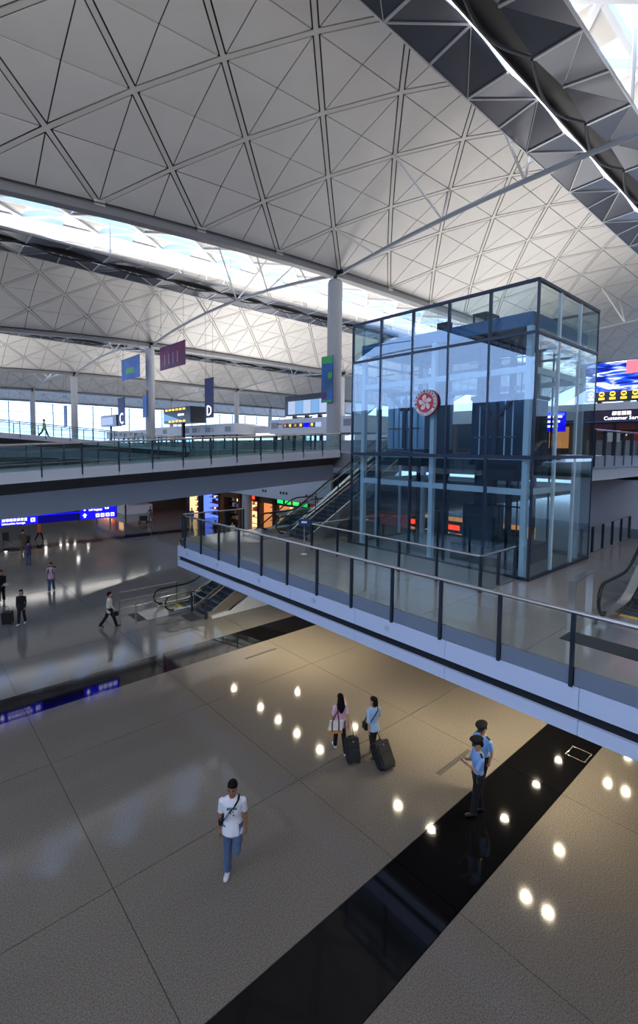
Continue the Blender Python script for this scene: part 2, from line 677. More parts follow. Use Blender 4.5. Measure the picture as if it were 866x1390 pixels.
for m_ in range(2):
    for v in range(4):
        tx = 26.6 + 36 * m_
        yc = 9.8 + PITCHY * v
        t = thing('tie_truss', (tx, yc, 22.0), TIE_LABELS[(m_, v)], 'roof tie', 'curved ties under the vaults')
        pts = []
        for k in range(25):
            u_ = -17.6 + 35.2 * k / 24
            pts.append((tx, yc + u_, 21.85 + 1.32 * (1 - (u_ / 18) ** 2)))
        build('tie_tube', MB().tube(pts, 0.15, 8), 'tube_grey', t, smooth=True)
        for sgn in (1, -1):
            for j, u_ in ((1, 14.15), (3, 8.5), (5, 3.2)):
                if j == 5 and v == 0:
                    pass
                zt = 21.85 + 1.32 * (1 - (u_ / 18) ** 2)
                for dx in (-1, 1):
                    top = shell(v, sgn * ROWS[j], 26.75 + 36 * m_ + 3 * dx)
                    build('strut', MB().tube([(tx, yc + sgn * u_, zt), top], 0.075, 6), 'strut_white', t, smooth=True)

# ------------------------------------------------------------------ dark reflectors hung under the skylights
REF_LABEL = ['huge dark grey faceted light reflector hung overhead at the top right', 'dark grey reflector strip hung below the second bright skylight', 'slim grey reflector strip below the third vault crest']
for v in range(3):
    dy = PITCHY * v
    zr = 24.75
    t = thing('light_reflector', (33, 10.5 + dy, zr), REF_LABEL[v], 'reflector', 'reflectors hung under the roof skylights')
    xs = [2.75 + 3 * k for k in range(-4, 30 if v == 0 else 26)]
    YL, YSL, YC, YR = 13.06 + dy, 11.1 + dy, 9.95 + dy, 8.0 + dy

    def L(x, k):
        return Vector((x, YL, zr))

    def Sx(x, k):
        return Vector((x, YSL, zr + (0.1 if k % 2 == 0 else 0.42)))

    def Cx(x, k):
        return Vector((x, YC, zr + (0.0 if k % 2 == 0 else 0.34)))

    def Rx(x, k):
        return Vector((x, YR, zr))
    th = Vector((0, 0, 0.05))
    for k in range(len(xs) - 1):
        a, b = xs[k], xs[k + 1]
        for (P_, Q_) in ((L, Sx), (Rx, Cx)):
            if k % 2 == 0:
                tris = [(P_(a, k), Q_(a, k), Q_(b, k + 1)), (P_(a, k), Q_(b, k + 1), P_(b, k + 1))]
            else:
                tris = [(P_(a, k), Q_(a, k), Q_(b, k + 1)), (P_(a, k), Q_(b, k + 1), P_(b, k + 1))]
                tris = [(P_(a, k), Q_(a, k), P_(b, k + 1)), (Q_(a, k), Q_(b, k + 1), P_(b, k + 1))]
            for tri in tris:
                c = (tri[0] + tri[1] + tri[2]) / 3
                pts = [c + (p - c) * 0.985 for p in tri]
                build('reflector_panel', MB().prism(pts, th), 'reflector_panel', t)
        dn = Vector((0, 0, -0.03))
        build('cross_rib', MB().bar(L(a, k) + dn, Sx(a, k) + dn, 0.11, 0.06), 'reflector_rib', t)
        if k % 2 == 0:
            build('diagonal_rib', MB().bar(L(a, k) + dn, Sx(b, k + 1) + dn, 0.04, 0.08), 'reflector_rib', t)
        else:
            build('diagonal_rib', MB().bar(L(b, k + 1) + dn, Sx(a, k) + dn, 0.04, 0.08), 'reflector_rib', t)
        build('cross_rib', MB().bar(Rx(a, k) + dn, Cx(a, k) + dn, 0.12, 0.06), 'reflector_rib', t)
        if k % 2 == 0:
            build('curved_lip', MB().tube([Cx(a, k) + Vector((.1 + 5.8 * q / 14, .1 + .5 * math.sin(math.pi * q / 14), .1 - .34 * math.sin(math.pi * q / 14))) for q in range(15)], 0.08, 8), 'reflector_channel', t, smooth=True)
    ch = MB()
    ch.box(xs[0], xs[-1], YC - .05, YSL - .22, zr + .42, zr + .5)
    ch.box(xs[0], xs[-1], YSL - .3, YSL - .22, zr + .1, zr + .5)
    build('channel', ch, 'reflector_channel', t)
    build('bright_strip', MB().box(xs[0], xs[-1], YSL - .175, YSL - .105, zr + .2, zr + .26), 'strip_glow', t)  # emissive strip drawing the bright line along the slot
    build('edge_trim', MB().box(xs[0], xs[-1], YL - .02, YL + .05, zr - .05, zr + .1).box(xs[0], xs[-1], YR - .05, YR + .02, zr - .05, zr + .1), 'reflector_rib', t)
    for k in range(0, len(xs), 4):
        for yy in (YL, YR):
            top = shell(v, (yy - (9.8 + dy)) * 1.02 + (.6 if yy == YL else -.6), xs[k])
            build('hanger', MB().tube([(xs[k], yy, zr), (xs[k], yy, top.z + .05)], 0.05 if v else 0.09, 6), 'strut_white', t, smooth=True)

# linear uplights along the reflector edges, washing the vault sides
for v in (0, 1, 2, 3, 4, -1):
    for side in (1,):
        ld = bpy.data.lights.new('uplight_fill', 'AREA')
        ld.shape = 'RECTANGLE'
        ld.size, ld.size_y = 150, 0.6
        ld.energy = 5800 if side > 0 else 1800
        ld.color = (1.0, 0.95, 0.90)
        lo = bpy.data.objects.new('uplight_fill', ld)
        COL.objects.link(lo)
        lo.location = (60, 10.5 + PITCHY * v + side * 2.15, 25.75)
        lo.rotation_euler = (math.pi + side * math.radians(36), 0, 0)

# ================================================================== FAR GLASS WALL
win = thing('window_1', (60, 171.0, 8.0), kind='structure')
for k in range(-8, 32):
    xa = 26.75 + 6 * k - 6 * 3
    for q in range(5):
        za, zb = 8.2 + 2.6 * q, 8.2 + 2.6 * (q + 1)
        if k == -8 and q == 0:
            wp = build('window_pane', MB().box(xa + .06, xa + 5.94, 171.0, 171.03, za + .05, zb - .05), 'glass_wall', win)
            wp0 = (xa, za)
        else:
            dup(wp, (xa - wp0[0], 0, za - wp0[1]))
    build('mullion', MB().box(xa - .12, xa + .12, 170.8, 171.2, 8, 21.5), 'column_paint', win)
for q in range(6):
    build('transom', MB().box(-40, 205, 170.9, 171.1, 8.15 + 2.6 * q - .06, 8.15 + 2.6 * q + .06), 'column_paint', win)

# ================================================================== DEPARTURES SLAB (upper level)
ZD = 8.0
dep = thing('floor', (60, 60, ZD), kind='structure')
build('slab', MB().box(25.4, 150, 27.0, 171, 6.9, ZD), 'carpet_floor', dep)
build('slab', MB().box(-38, 25.4, 62.0, 171, 6.9, ZD), 'carpet_floor', dep)
build('slab', MB().box(22.6, 150, 15.0, 27.0, 7.0, ZD), 'carpet_floor', dep)
build('slab', MB().box(19.9, 150, 6.75, 15.0, 7.15, ZD), 'carpet_floor', dep)
build('slab_edge', MB().box(19.9, 60, 6.68, 6.75, 7.15, ZD), 'soffit_white', dep)
build('slab_lip', MB().box(19.85, 60, 6.60, 6.68, ZD - .38, ZD + .12), 'kick_panel', dep)
# perforated white bulkhead over the arrivals shops
blk = thing('wall_left', (25.4, 60, 3.77), kind='structure')
build('bulkhead', MB().box(25.36, 25.6, 27.0, 110, 3.77, 6.95), 'soffit_white', blk)
build('soffit', MB().box(25.6, 60, 20.0, 110, 3.7, 3.85), 'soffit_white', blk)
for k in range(6):
    for q in range(2 + (k % 2)):
        cy_ = 29.5 + 3.1 * k + .42 * q
        build('vent_disc', MB().lathe([(0.13, -0.02), (0.13, 0.02)], (25.35, cy_, 4.35), 14, 'x'), 'soffit_dark', blk)

# ================================================================== MEZZANINE
ZM = 4.2
mez = thing('floor', (14, 7, ZM), kind='structure')
sl = MB().box(9.55, 19.9, -9, 20.0, 2.96, ZM - .03).box(19.9, 26.0, -9, 6.95, 2.96, ZM - .03)
build('slab', sl, 'soffit_dark', mez, org=(14, 7, ZM))
XT = [9.56, 11.4, 13.65, 15.9, 18.15, 19.9, 22.4, 24.9, 26.0]
YT = [-9, -6, -3, -.2, 2.05, 4.3, 6.95, 9.2, 11.45, 13.7, 15.95, 18.2, 20.0]
for i in range(len(XT) - 1):
    for j in range(len(YT) - 1):
        if XT[i] >= 19.9 and YT[j] >= 6.9:
            continue
        build('floor_tile', MB().box(XT[i] + .006, XT[i + 1] - .006, YT[j] + .006, YT[j + 1] - .006, ZM - .03, ZM), 'mezz_tile', mez)
# grey service strip in front of the tower, inside the low rail
build('service_strip', MB().box(12.62, 14.62, 6.95, 14.5, ZM, ZM + .03), 'deck', mez)
# white fascia with its dark recessed stripe: one panel per two balustrade bays
fas = thing('trim_1', (9.45, 8, 2.96), kind='structure')
build('recess', MB().box(9.50, 9.57, -9, 19.95, 3.15, 3.55), 'dark_recess', fas)
FY = [19.2 + .75, 17.68, 14.79, 11.9, 9.0, 6.1, 3.2, .3, -2.6, -5.5, -9]
for k in range(len(FY) - 1):
    a, b = FY[k + 1] + .006, FY[k] - .006
    build('fascia_panel', MB().box(9.42, 9.52, a, b, 3.44, 3.88), 'white_panel', fas)
    build('fascia_panel', MB().box(9.42, 9.52, a, b, 2.96, 3.24), 'white_panel', fas)
    if k in (0, 1, 2, 3, 4):
        build('cover_disc', MB().lathe([(0.085, -0.012), (0.085, 0.01)], (9.42, (a + b) / 2 + .3, 3.66), 18, 'x'), 'disc_grey', fas)
build('fascia_return', MB().box(9.42, 26, 19.95, 20.03, 2.96, 3.88), 'white_panel', fas)


def balustrade(t, p0, p1, n, z0, zg0, zg1, zr, post='dark_steel', gmat='glass_rail', pw=.05, pd=.09, rail_r=.03, kick=None, mid=(), shear=None, railmat='stainless', poff=0.0):
    """posts, panes and rail between p0 and p1 (xy); z0 post foot, zg0..zg1 glass, zr rail"""
    p0, p1 = Vector((p0[0], p0[1], 0)), Vector((p1[0], p1[1], 0))
    d = (p1 - p0)
    ln = d.length
    d.normalize()
    s = Vector((-d.y, d.x, 0))
    st = ln / n
    for k in range(n + 1):
        c = p0 + d * (st * k) + s * poff
        q = MB()
        q.prism([c - d * pw / 2 - s * pd / 2 + Vector((0, 0, z0)), c + d * pw / 2 - s * pd / 2 + Vector((0, 0, z0)), c + d * pw / 2 + s * pd / 2 + Vector((0, 0, z0)), c - d * pw / 2 + s * pd / 2 + Vector((0, 0, z0))], (0, 0, zr - z0))
        build('post', q, post, t, shear=shear)
        if k < n:
            a = p0 + d * (st * k + pw * .7)
            b = p0 + d * (st * (k + 1) - pw * .7)
            q = MB().prism([a - s * .006 + Vector((0, 0, zg0)), b - s * .006 + Vector((0, 0, zg0)), b + s * .006 + Vector((0, 0, zg0)), a + s * .006 + Vector((0, 0, zg0))], (0, 0, zg1 - zg0))
            build('glass_pane', q, gmat, t, shear=shear)
            if kick:
                q = MB().prism([a - s * .02 + Vector((0, 0, kick[0])), b - s * .02 + Vector((0, 0, kick[0])), b + s * .02 + Vector((0, 0, kick[0])), a + s * .02 + Vector((0, 0, kick[0]))], (0, 0, kick[1] - kick[0]))
                build('kick_panel', q, kick[2], t, shear=shear)
    build('handrail', MB().tube([p0 + Vector((0, 0, zr)), p1 + Vector((0, 0, zr))], rail_r, 10), railmat, t, smooth=True, shear=shear)
    for zm in mid:
        build('mid_rail', MB().tube([p0 + Vector((0, 0, zm)), p1 + Vector((0, 0, zm))], .015, 6), railmat, t, smooth=True, shear=shear)


t = thing('balustrade', (9.45, 6, 3.8), 'long glass balustrade with dark posts along the white mezzanine edge', 'balustrade')
balustrade(t, (9.45, 19.3), (9.45, -8.25), 19, 3.86, 4.22, 5.2, 5.28, kick=(3.9, 4.21, 'kick_panel'), rail_r=.045, pw=.07, pd=.07, poff=-.03)
t = thing('balustrade', (11.3, 19.9, ZM), 'short glass balustrade along the far end of the mezzanine by the shops', 'balustrade')
balustrade(t, (9.6, 19.9), (12.8, 19.9), 3, 3.9, 4.22, 5.2, 5.28, rail_r=.035)
t = thing('balustrade', (12.55, 10.7, ZM), 'low glass rail with steel handrail fencing the front of the lift tower', 'balustrade')
balustrade(t, (12.5, 14.4), (12.5, 7.0), 5, ZM, ZM + .06, ZM + .98, ZM + 1.05, rail_r=.035)
balustrade(t, (12.5, 7.0), (14.6, 7.0), 2, ZM, ZM + .06, ZM + .98, ZM + 1.05, rail_r=.035)
balustrade(t, (12.5, 14.4), (14.6, 14.4), 1, ZM, ZM + .06, ZM + .98, ZM + 1.05, rail_r=.03)
t = thing('balustrade', (23, 6.95, ZM), 'glass balustrade running from the lift tower to the blue-grey wall', 'balustrade')
balustrade(t, (19.95, 6.95), (25.9, 6.95), 5, ZM - .3, ZM + .1, ZM + 1.0, ZM + 1.06, pw=.07, rail_r=.04)
t = thing('balustrade', (28, 6.7, ZD), 'upper floor glass balustrade below the customer service sign', 'balustrade')
balustrade(t, (19.9, 6.64), (33.6, 6.64), 12, ZD - .3, ZD + .12, ZD + 1.05, ZD + 1.1, pw=.1, pd=.12, rail_r=.05)

# right-hand wall below the upper floor
wr = thing('wall_right', (26.0, 1, ZM), kind='structure')
for k in range(6):
    a = 9.3 - 2.6 * k
    build('wall_panel', MB().box(26.0, 26.2, a - 2.588, a, 0, 6.95), 'wall_blue', wr)
build('shadow_filler', MB().box(26.15, 60, -6.3, 9.3, 6.9, 7.15), 'dark_recess', wr)  # dark filler painted in as the shade between wall top and slab
build('skirting', MB().box(25.97, 26.0, -6, 6.9, ZM, ZM + .45), 'kick_panel', wr)

# downlights in the mezzanine soffit
DL = [(11.46, 18.6), (11.46, 16.46), (11.46, 15.2), (11.46, 13.97), (11.46, 12.63), (11.46, 8.96), (11.46, 7.71), (11.46, 4.9), (11.46, 4.36),
      (13.5, 16.44), (13.5, 6.5), (13.55, 4.92), (15.73, 6.53), (17.6, 6.56), (17.6, 4.96), (17.6, 4.43), (19.74, 4.96), (13.5, 12.8), (14.2, 14.2)]
for k, (x, y) in enumerate(DL):
    t = thing('downlight', (x, y, 2.9), 'small round warm downlight set in the underside of the mezzanine', 'downlight', 'downlights under the mezzanine')
    build('trim_ring', MB().lathe([(0.13, 2.915), (0.13, 2.958), (0.15, 2.958)], (x, y, 0), 16), 'white_paint', t)
    build('lens', MB().lathe([(0.085, 2.905), (0.085, 2.914)], (x, y, 0), 14), 'downlight', t)
    ld = bpy.data.lights.new('lamp', 'SPOT')
    ld.energy = 170 if k < 17 else 110
    ld.color = (1.0, 0.86, 0.60)
    ld.spot_size = math.radians(150)
    ld.spot_blend = 0.9
    ld.shadow_soft_size = 0.1
    lo = bpy.data.objects.new('lamp', ld)
    COL.objects.link(lo)
    lo.parent = t
    lo.location = (0, 0, -0.02)

for k, (x, y) in enumerate(((16.5, 78.9), (18.7, 79.8), (19.5, 79.2), (20.5, 79.1), (21.4, 75.5), (11.6, 79.6), (15.8, 75.6), (12.4, 72.0), (6.0, 70.0), (18.0, 68.0))):
    t = thing('downlight', (x, y, 6.8), 'small round white downlight under the far upper floor', 'downlight', 'downlights under the far upper floor')
    build('trim_ring', MB().lathe([(0.2, 6.83), (0.2, 6.9), (0.22, 6.9)], (x, y, 0), 14), 'white_paint', t)
    build('lens', MB().lathe([(0.16, 6.81), (0.16, 6.83)], (x, y, 0), 12), 'downlight_white', t)
    ld = bpy.data.lights.new('lamp', 'SPOT')
    ld.energy = 1500
    ld.color = (1.0, 0.97, 0.93)
    ld.spot_size = math.radians(160)
    ld.spot_blend = 0.9
    ld.shadow_soft_size = 0.15
    lo = bpy.data.objects.new('lamp', ld)
    COL.objects.link(lo)
    lo.parent = t

# ================================================================== RAMP BRIDGES
def ramp(name, label, xa, xb, ya, zref, xref, slope, n, first):
    """sloping footbridge along +x, near face at ya, 3 m wide; zref is the rail height at xref"""
    sh = lambda p: Vector((p.x, p.y, p.z + slope * (p.x - xref)))
    t = thing(name, ((xa + xb) / 2, ya + 1.5, zref - 3), label, 'footbridge')
    zd = zref - 1.1
    build('deck', MB().box(xa, xb, ya + .05, ya + 2.95, zd - .18, zd), 'deck', t, shear=sh)
    build('beam', MB().box(xa, xb, ya + .65, ya + 2.35, zd - 2.0, zd - .98), 'beam_grey', t, shear=sh)
    st = (xb - xa) / n
    for k in range(n):
        if not first and k % 2:
            continue
        w = 1 if first else 2
        a, b = xa + st * k + .01, xa + st * (k + w) - .01
        for y, sg in ((ya, 1), (ya + 3.0, -1)):
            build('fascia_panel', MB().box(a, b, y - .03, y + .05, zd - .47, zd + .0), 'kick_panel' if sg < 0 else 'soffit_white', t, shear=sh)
            q = MB().prism([(a, y, zd - .47), (b, y, zd - .47), (b, y + sg * .66, zd - .99), (a, y + sg * .66, zd - .99)], (0, sg * .04, 0.04))
            build('soffit_panel', q, 'soffit_dark', t, shear=sh)
    for y in (ya, ya + 3.0):
        balustrade(t, (xa, y), (xb, y), n, zd - .3, zd + .06, zd + 1.0, zref, shear=sh, gmat='glass_ramp' if first else 'glass_rail', mid=(zd + .8, zd + .3), rail_r=.045, pw=.06, pd=.09)
    return t


ramp('footbridge', 'nearer long sloping footbridge with glass sides passing behind the lift tower', -11.35, 22.4, 23.0, 8.26, 3.27, 0.0534, 21, True)
ramp('footbridge', 'distant footbridge rising to the left in front of the glass wall', -12, 25.3, 50.5, 10.44, 8.0, -0.07, 18, False)

# ================================================================== ESCALATORS AND STAIRS
def escalator(name, label, x0, yc, zlo, zhi, hw=.68):
    """escalator climbing toward +x; x0 is the tip of the lower newel"""
    t = thing(name, (x0, yc, zlo), label, 'escalator')
    fl = 2.15
    tn = math.tan(math.radians(31))
    xi = x0 + fl
    xt = xi + (zhi - zlo) / tn
    xe = xt + 1.6

    def line(x):
        return zlo + max(0, min(zhi - zlo, (x - xi) * tn))
    prof_x = [x0 + .45, x0 + 1.2, xi - .5, xi - .2, xi + .15, xi + .5, (xi + xt) / 2, xt - .4, xt - .1, xt + .25, xe - .4]

    def sm(x):
        return (line(x - .35) + line(x) + line(x + .35)) / 3
    for sg in (-1, 1):
        y = yc + sg * hw
        # handrail loop
        pts = []
        for k in range(9):
            a = math.radians(-100 + 190 * (8 - k) / 8)
            pts.append((x0 + .4 - .38 * math.cos(a), y, zlo + .57 + .38 * math.sin(a)))
        pts = [(p[0], p[1], p[2]) for p in reversed(pts)]
        pts += [(x, y, sm(x) + .95) for x in prof_x]
        for k in range(7):
            a = math.radians(90 - 180 * k / 6)
            pts.append((xe + .1 + .38 * math.cos(a), y, zhi + .57 + .38 * math.sin(a)))
        build('handrail', MB().tube(pts, .042, 8), 'rubber', t, smooth=True)
        # glass balustrade, one sheet per stretch
        gx = [x0 + .12] + prof_x + [xe + .2]
        for k in range(0, len(gx) - 1):
            a, b = gx[k], gx[k + 1]
            q = MB().prism([(a, y - .005, sm(a) + .16), (b, y - .005, sm(b) + .16), (b, y - .005, sm(b) + .92), (a, y - .005, sm(a) + (.92 if k else .78))], (0, .01, 0))
            build('glass_panel', q, 'glass_rail', t)
        # skirt deck and outer cladding
        q, r_ = MB(), MB()
        rs, ro = [], []
        for x in [x0 + .2] + prof_x + [xe + .2]:
            z = sm(x)
            rs.append([Vector((x, y - .11, z + .02)), Vector((x, y + .11, z + .02)), Vector((x, y + .11, z + .17)), Vector((x, y - .11, z + .17))])
            zb = max(zlo - (.0 if x < xi + .8 else .0), z - .75)
            ro.append([Vector((x, y + sg * .06, zb)), Vector((x, y + sg * .12, zb)), Vector((x, y + sg * .12, z + .12)), Vector((x, y + sg * .06, z + .12))])
        build('skirt', q.rings(rs), 'stainless', t)
        build('cladding', r_.rings(ro), 'kick_panel', t)
    # steps
    n = int((zhi - zlo) / .2)
    w = hw - .13
    for k in range(n + 4):
        x = xi - .9 + k * (.2 / tn)
        z = line(x + .3) if k > 2 else zlo
        s_ = build('step', MB().box(x, x + .2 / tn + .01, yc - w, yc + w, max(zlo - .1, z - .2), z + .012), 'step_metal', t)
        build('step_nose', MB().box(x - .005, x + .03, yc - w, yc + w, z + .012, z + .016), 'comb_yellow' if k == 0 else 'step_nose', s_)
    build('floor_plate', MB().box(x0 - .9, xi - .92, yc - hw - .12, yc + hw + .12, zlo, zlo + .015), 'stainless', t)
    build('comb_plate', MB().box(xi - 1.05, xi - .92, yc - w, yc + w, zlo + .015, zlo + .022), 'comb_yellow', t)
    und = MB()
    und.prism([(xi - .9, yc - w, zlo - .01), (xi + .4, yc - w, zlo - .01), (xt, yc - w, zhi - .8), (xe, yc - w, zhi - .8), (xe, yc - w, zhi - .05), (xt + .1, yc - w, zhi - .05), (xi, yc - w, zlo + .0)], (0, 2 * w, 0))
    build('truss', und, 'soffit_dark', t)
    return t


def stairs(name, label, x0, y0, y1, zlo, zhi, tread=.3, rise=.165):
    t = thing(name, (x0, (y0 + y1) / 2, zlo), label, 'staircase')
    n = int(round((zhi - zlo) / rise))
    for k in range(n):
        s_ = build('step', MB().box(x0 + k * tread, x0 + (k + 1) * tread + .02, y0 + .06, y1 - .06, max(zlo, zlo + (k - 1.5) * rise), zlo + (k + 1) * rise), 'step_metal', t)
        build('step_nose', MB().box(x0 + k * tread - .012, x0 + k * tread + .03, y0 + .06, y1 - .06, zlo + (k + 1) * rise, zlo + (k + 1) * rise + .006), 'step_nose', s_)
    L_ = n * tread
    zt = zlo + n * rise
    for y in (y0, y1):
        q = MB().prism([(x0 - .15, y - .03, zlo), (x0 + .6, y - .03, zlo), (x0 + L_, y - .03, zt - .35), (x0 + L_, y - .03, zt + .3), (x0, y - .03, zlo + .32), (x0 - .15, y - .03, zlo + .3)], (0, .06, 0))
        build('stringer', q, 'stainless', t)
        for k in range(0, n, 5):
            x = x0 + k * tread
            z = zlo + (k + 1) * rise
            build('post', MB().box(x - .02, x + .02, y - .02, y + .02, z, z + .95), 'dark_steel', t)
        q = MB().prism([(x0, y - .005, zlo + .35), (x0 + L_, y - .005, zt + .35), (x0 + L_, y - .005, zt + .95), (x0, y - .005, zlo + .95)], (0, .01, 0))
        build('glass_panel', q, 'glass_rail', t)
        build('handrail', MB().tube([(x0 - .1, y, zlo + 1.0), (x0, y, zlo + 1.03), (x0 + L_, y, zt + 1.0)], .028, 8), 'stainless', t, smooth=True)
    return t


escalator('escalator', 'escalator climbing from the arrivals floor beyond the mezzanine edge', 9.75, 22.9, 0.0, 4.2)
stairs('staircase', 'staircase beside the arrivals escalator rising under the white mezzanine edge', 11.3, 20.45, 21.9, 0.0, 4.2)
build('stair_wall', MB().prism([(11.3, 20.30, 0), (20, 20.30, 0), (20, 20.30, 2.9), (18.0, 20.30, 2.9), (12.4, 20.30, 0.18), (11.3, 20.30, 0.1)], (0, .1, 0)), 'soffit_white', label='pale sloping side wall of the arrivals staircase', cat='side wall')
escalator('escalator', 'escalator rising from the mezzanine to the check-in level behind the lift tower', 12.9, 18.05, 4.2, 8.0)
stairs('staircase', 'staircase with pale stringers beside the mezzanine escalator behind the lift tower', 13.6, 15.75, 17.15, 4.2, 8.0)
escalator('escalator', 'large escalator foot with black handrail at the right edge on the mezzanine', 12.29, 3.17, 4.2, 8.6)
# landing beyond the arrivals escalator
build('floor', MB().box(18.6, 25.4, 20.05, 25.0, 3.9, 4.19), 'mezz_tile', kind='structure')

# floor mats and queue rails at the arrivals escalator
o = build('floor_mat', MB().box(8.42, 9.22, 22.25, 23.5, 0.0, 0.012), 'mat_dark')
setprops(o, 'dark floor mat in front of the arrivals escalator', 'mat')
o = build('floor_mat', MB().box(10.35, 10.95, 20.62, 21.7, 0.0, 0.012), 'mat_dark')
setprops(o, 'dark floor mat in front of the arrivals staircase', 'mat')


def guard_rail(label, p0, p1, n, zlist):
    t = thing('guard_rail', (p0[0], p0[1], 0), label, 'guard rail')
    for k in range(n + 1):
        x = p0[0] + (p1[0] - p0[0]) * k / n
        y = p0[1] + (p1[1] - p0[1]) * k / n
        build('post', MB().box(x - .025, x + .025, y - .025, y + .025, 0, 1.04), 'stainless', t)
    for z in zlist:
        build('rail', MB().tube([(p0[0], p0[1], z), (p1[0], p1[1], z)], .02, 8), 'stainless', t, smooth=True)
    return t


guard_rail('steel guard rail on the far side of the arrivals escalator approach', (8.2, 24.0), (11.2, 24.0), 1, (1.03, .6, .2))
guard_rail('steel guard rail on the near side of the arrivals escalator approach', (8.25, 22.0), (11.2, 22.0), 1, (1.02, .6))
t = thing('guard_rail', (11.2, 20.5, 0), 'short dark guard rail post pair beside the arrivals staircase', 'guard rail')
build('post', MB().box(11.0, 11.07, 20.46, 20.53, 0, 1.0), 'dark_steel', t)
build('post', MB().box(11.0, 11.07, 21.87, 21.94, 0, 1.0), 'dark_steel', t)
build('rail', MB().tube([(11.03, 20.5, .98), (11.03, 21.9, .98)], .02, 8), 'stainless', t, smooth=True)
# chrome hoop barrier at the right escalator
t = thing('barrier_hoop', (12.2, 4.2, ZM), 'tall flat steel hoop barrier beside the right edge escalator', 'barrier')
build('upright', MB().box(11.46, 11.5, 4.06, 4.22, ZM, ZM + 1.12), 'stainless', t)
build('upright', MB().box(12.86, 12.9, 4.16, 4.32, ZM, ZM + 1.12), 'stainless', t)
build('top_bar', MB().bar((11.46, 4.14, ZM + 1.12), (12.9, 4.24, ZM + 1.12), .16, .03), 'stainless', t)
o = build('floor_mat', MB().box(10.75, 11.4, 1.0, 4.1, ZM, ZM + .012), 'mat_dark')
setprops(o, 'dark floor mat before the right edge escalator on the mezzanine', 'mat')
# little blue sign on a pole
t = thing('sign_stand', (11.81, 14.05, ZM), 'small blue notice on a thin steel pole on the mezzanine', 'sign stand')
build('base', MB().lathe([(0.17, ZM), (0.16, ZM + .02), (0.03, ZM + .04)], (11.81, 14.05, 0), 16), 'stainless', t, smooth=True)
build('pole', MB().tube([(11.81, 14.05, ZM + .02), (11.81, 14.05, ZM + 1.1)], .018, 8), 'stainless', t, smooth=True)
sg_ = build('notice', MB().bar((11.66, 14.22, ZM + 1.22), (11.96, 13.88, ZM + 1.22), .03, .25), 'sign_navy', t)
build('notice_mark', MB().bar((11.72, 14.12, ZM + 1.24), (11.86, 13.96, ZM + 1.24), .034, .07), 'white_paint', sg_)

# ================================================================== GLASS LIFT TOWER
TX0, TX1, TY0, TY1, TZ = 14.7, 19.75, 6.63, 14.4, 13.45
tw = thing('lift_tower', (17.2, 10.5, ZM), 'tall square glass lift tower with pale steel frame and red emblem', 'lift tower')
ZL = [ZM + .05, 8.08, 11.9, TZ]
ny, nx = 5, 3
for fx, gm in ((TX0, 'glass_tower'), (TX1, 'glass_tower_side')):
    for k in range(ny):
        a = TY0 + (TY1 - TY0) * k / ny
        b = TY0 + (TY1 - TY0) * (k + 1) / ny
        for q in range(3):
            build('glass_pane', MB().box(fx - .008, fx + .008, a + .025, b - .025, ZL[q] + .03, ZL[q + 1] - .03), gm, tw)
for fy, gm in ((TY0, 'glass_tower_side'), (TY1, 'glass_tower_side')):
    for k in range(nx):
        a = TX0 + (TX1 - TX0) * k / nx
        b = TX0 + (TX1 - TX0) * (k + 1) / nx
        for q in range(3):
            build('glass_pane', MB().box(a + .025, b - .025, fy - .008, fy + .008, ZL[q] + .03, ZL[q + 1] - .03), gm, tw)
for k in range(ny + 1):
    y = TY0 + (TY1 - TY0) * k / ny
    w = .022 if k in (0, ny) else .035
    for x in (TX0, TX1):
        build('mullion', MB().box(x - .02, x + .1 if x == TX0 else x + .02, y - w, y + w, ZM, TZ), 'mullion', tw)
for k in range(1, nx):
    x = TX0 + (TX1 - TX0) * k / nx
    for y in (TY0, TY1):
        build('mullion', MB().box(x - .04, x + .04, y - .02, y + .08, ZM, TZ), 'white_steel', tw)
for z, h in ((8.08, .06), (11.9, .045), (TZ, .05), (ZM + .05, .05)):
    for x in (TX0, TX1):
        build('transom', MB().box(x - .03, x + .05, TY0, TY1, z - h, z + h), 'mullion', tw)
    for y in (TY0, TY1):
        build('transom', MB().box(TX0, TX1, y - .04, y + .04, z - h, z + h), 'mullion', tw)
build('sill_light', MB().box(TX0 + .06, TX0 + .16, TY0, TY1, 7.98, 8.05), 'white_steel', tw)
# inner pale steel frame
IX0, IX1, IY0, IY1 = 15.1, 19.4, 7.0, 14.05
for x in (IX0, IX1):
    for y in (IY0, 10.55, IY1):
        build('frame_post', MB().box(x - .09, x + .09, y - .09, y + .09, ZM, 12.4), 'white_steel', tw)
for z in (6.95, 10.87):
    for x in (IX0, IX1):
        build('frame_beam', MB().box(x - .07, x + .07, IY0, IY1, z - .1, z + .1), 'white_steel', tw)
    for y in (IY0, IY1):
        build('frame_beam', MB().box(IX0, IX1, y - .07, y + .07, z - .1, z + .1), 'white_steel', tw)
build('frame_beam', MB().box(IX0 - .1, IX0 + .1, IY0 - .1, IY1 + .1, 12.2, 12.62), 'blue_beam', tw)
build('frame_beam', MB().box(IX1 - .1, IX1 + .1, IY0 - .1, IY1 + .1, 12.2, 12.62), 'blue_beam', tw)
build('frame_beam', MB().box(IX0, IX1, IY1 - .1, IY1 + .1, 12.2, 12.62), 'blue_beam', tw)
build('frame_beam', MB().box(IX0, IX1, IY0 - .1, IY0 + .1, 12.2, 12.62), 'blue_beam', tw)
build('roof_plate', MB().box(IX0 + .1, IX1 - .1, IY0 + .1, IY1 - .1, 12.5, 12.58), 'soffit_dark', tw)
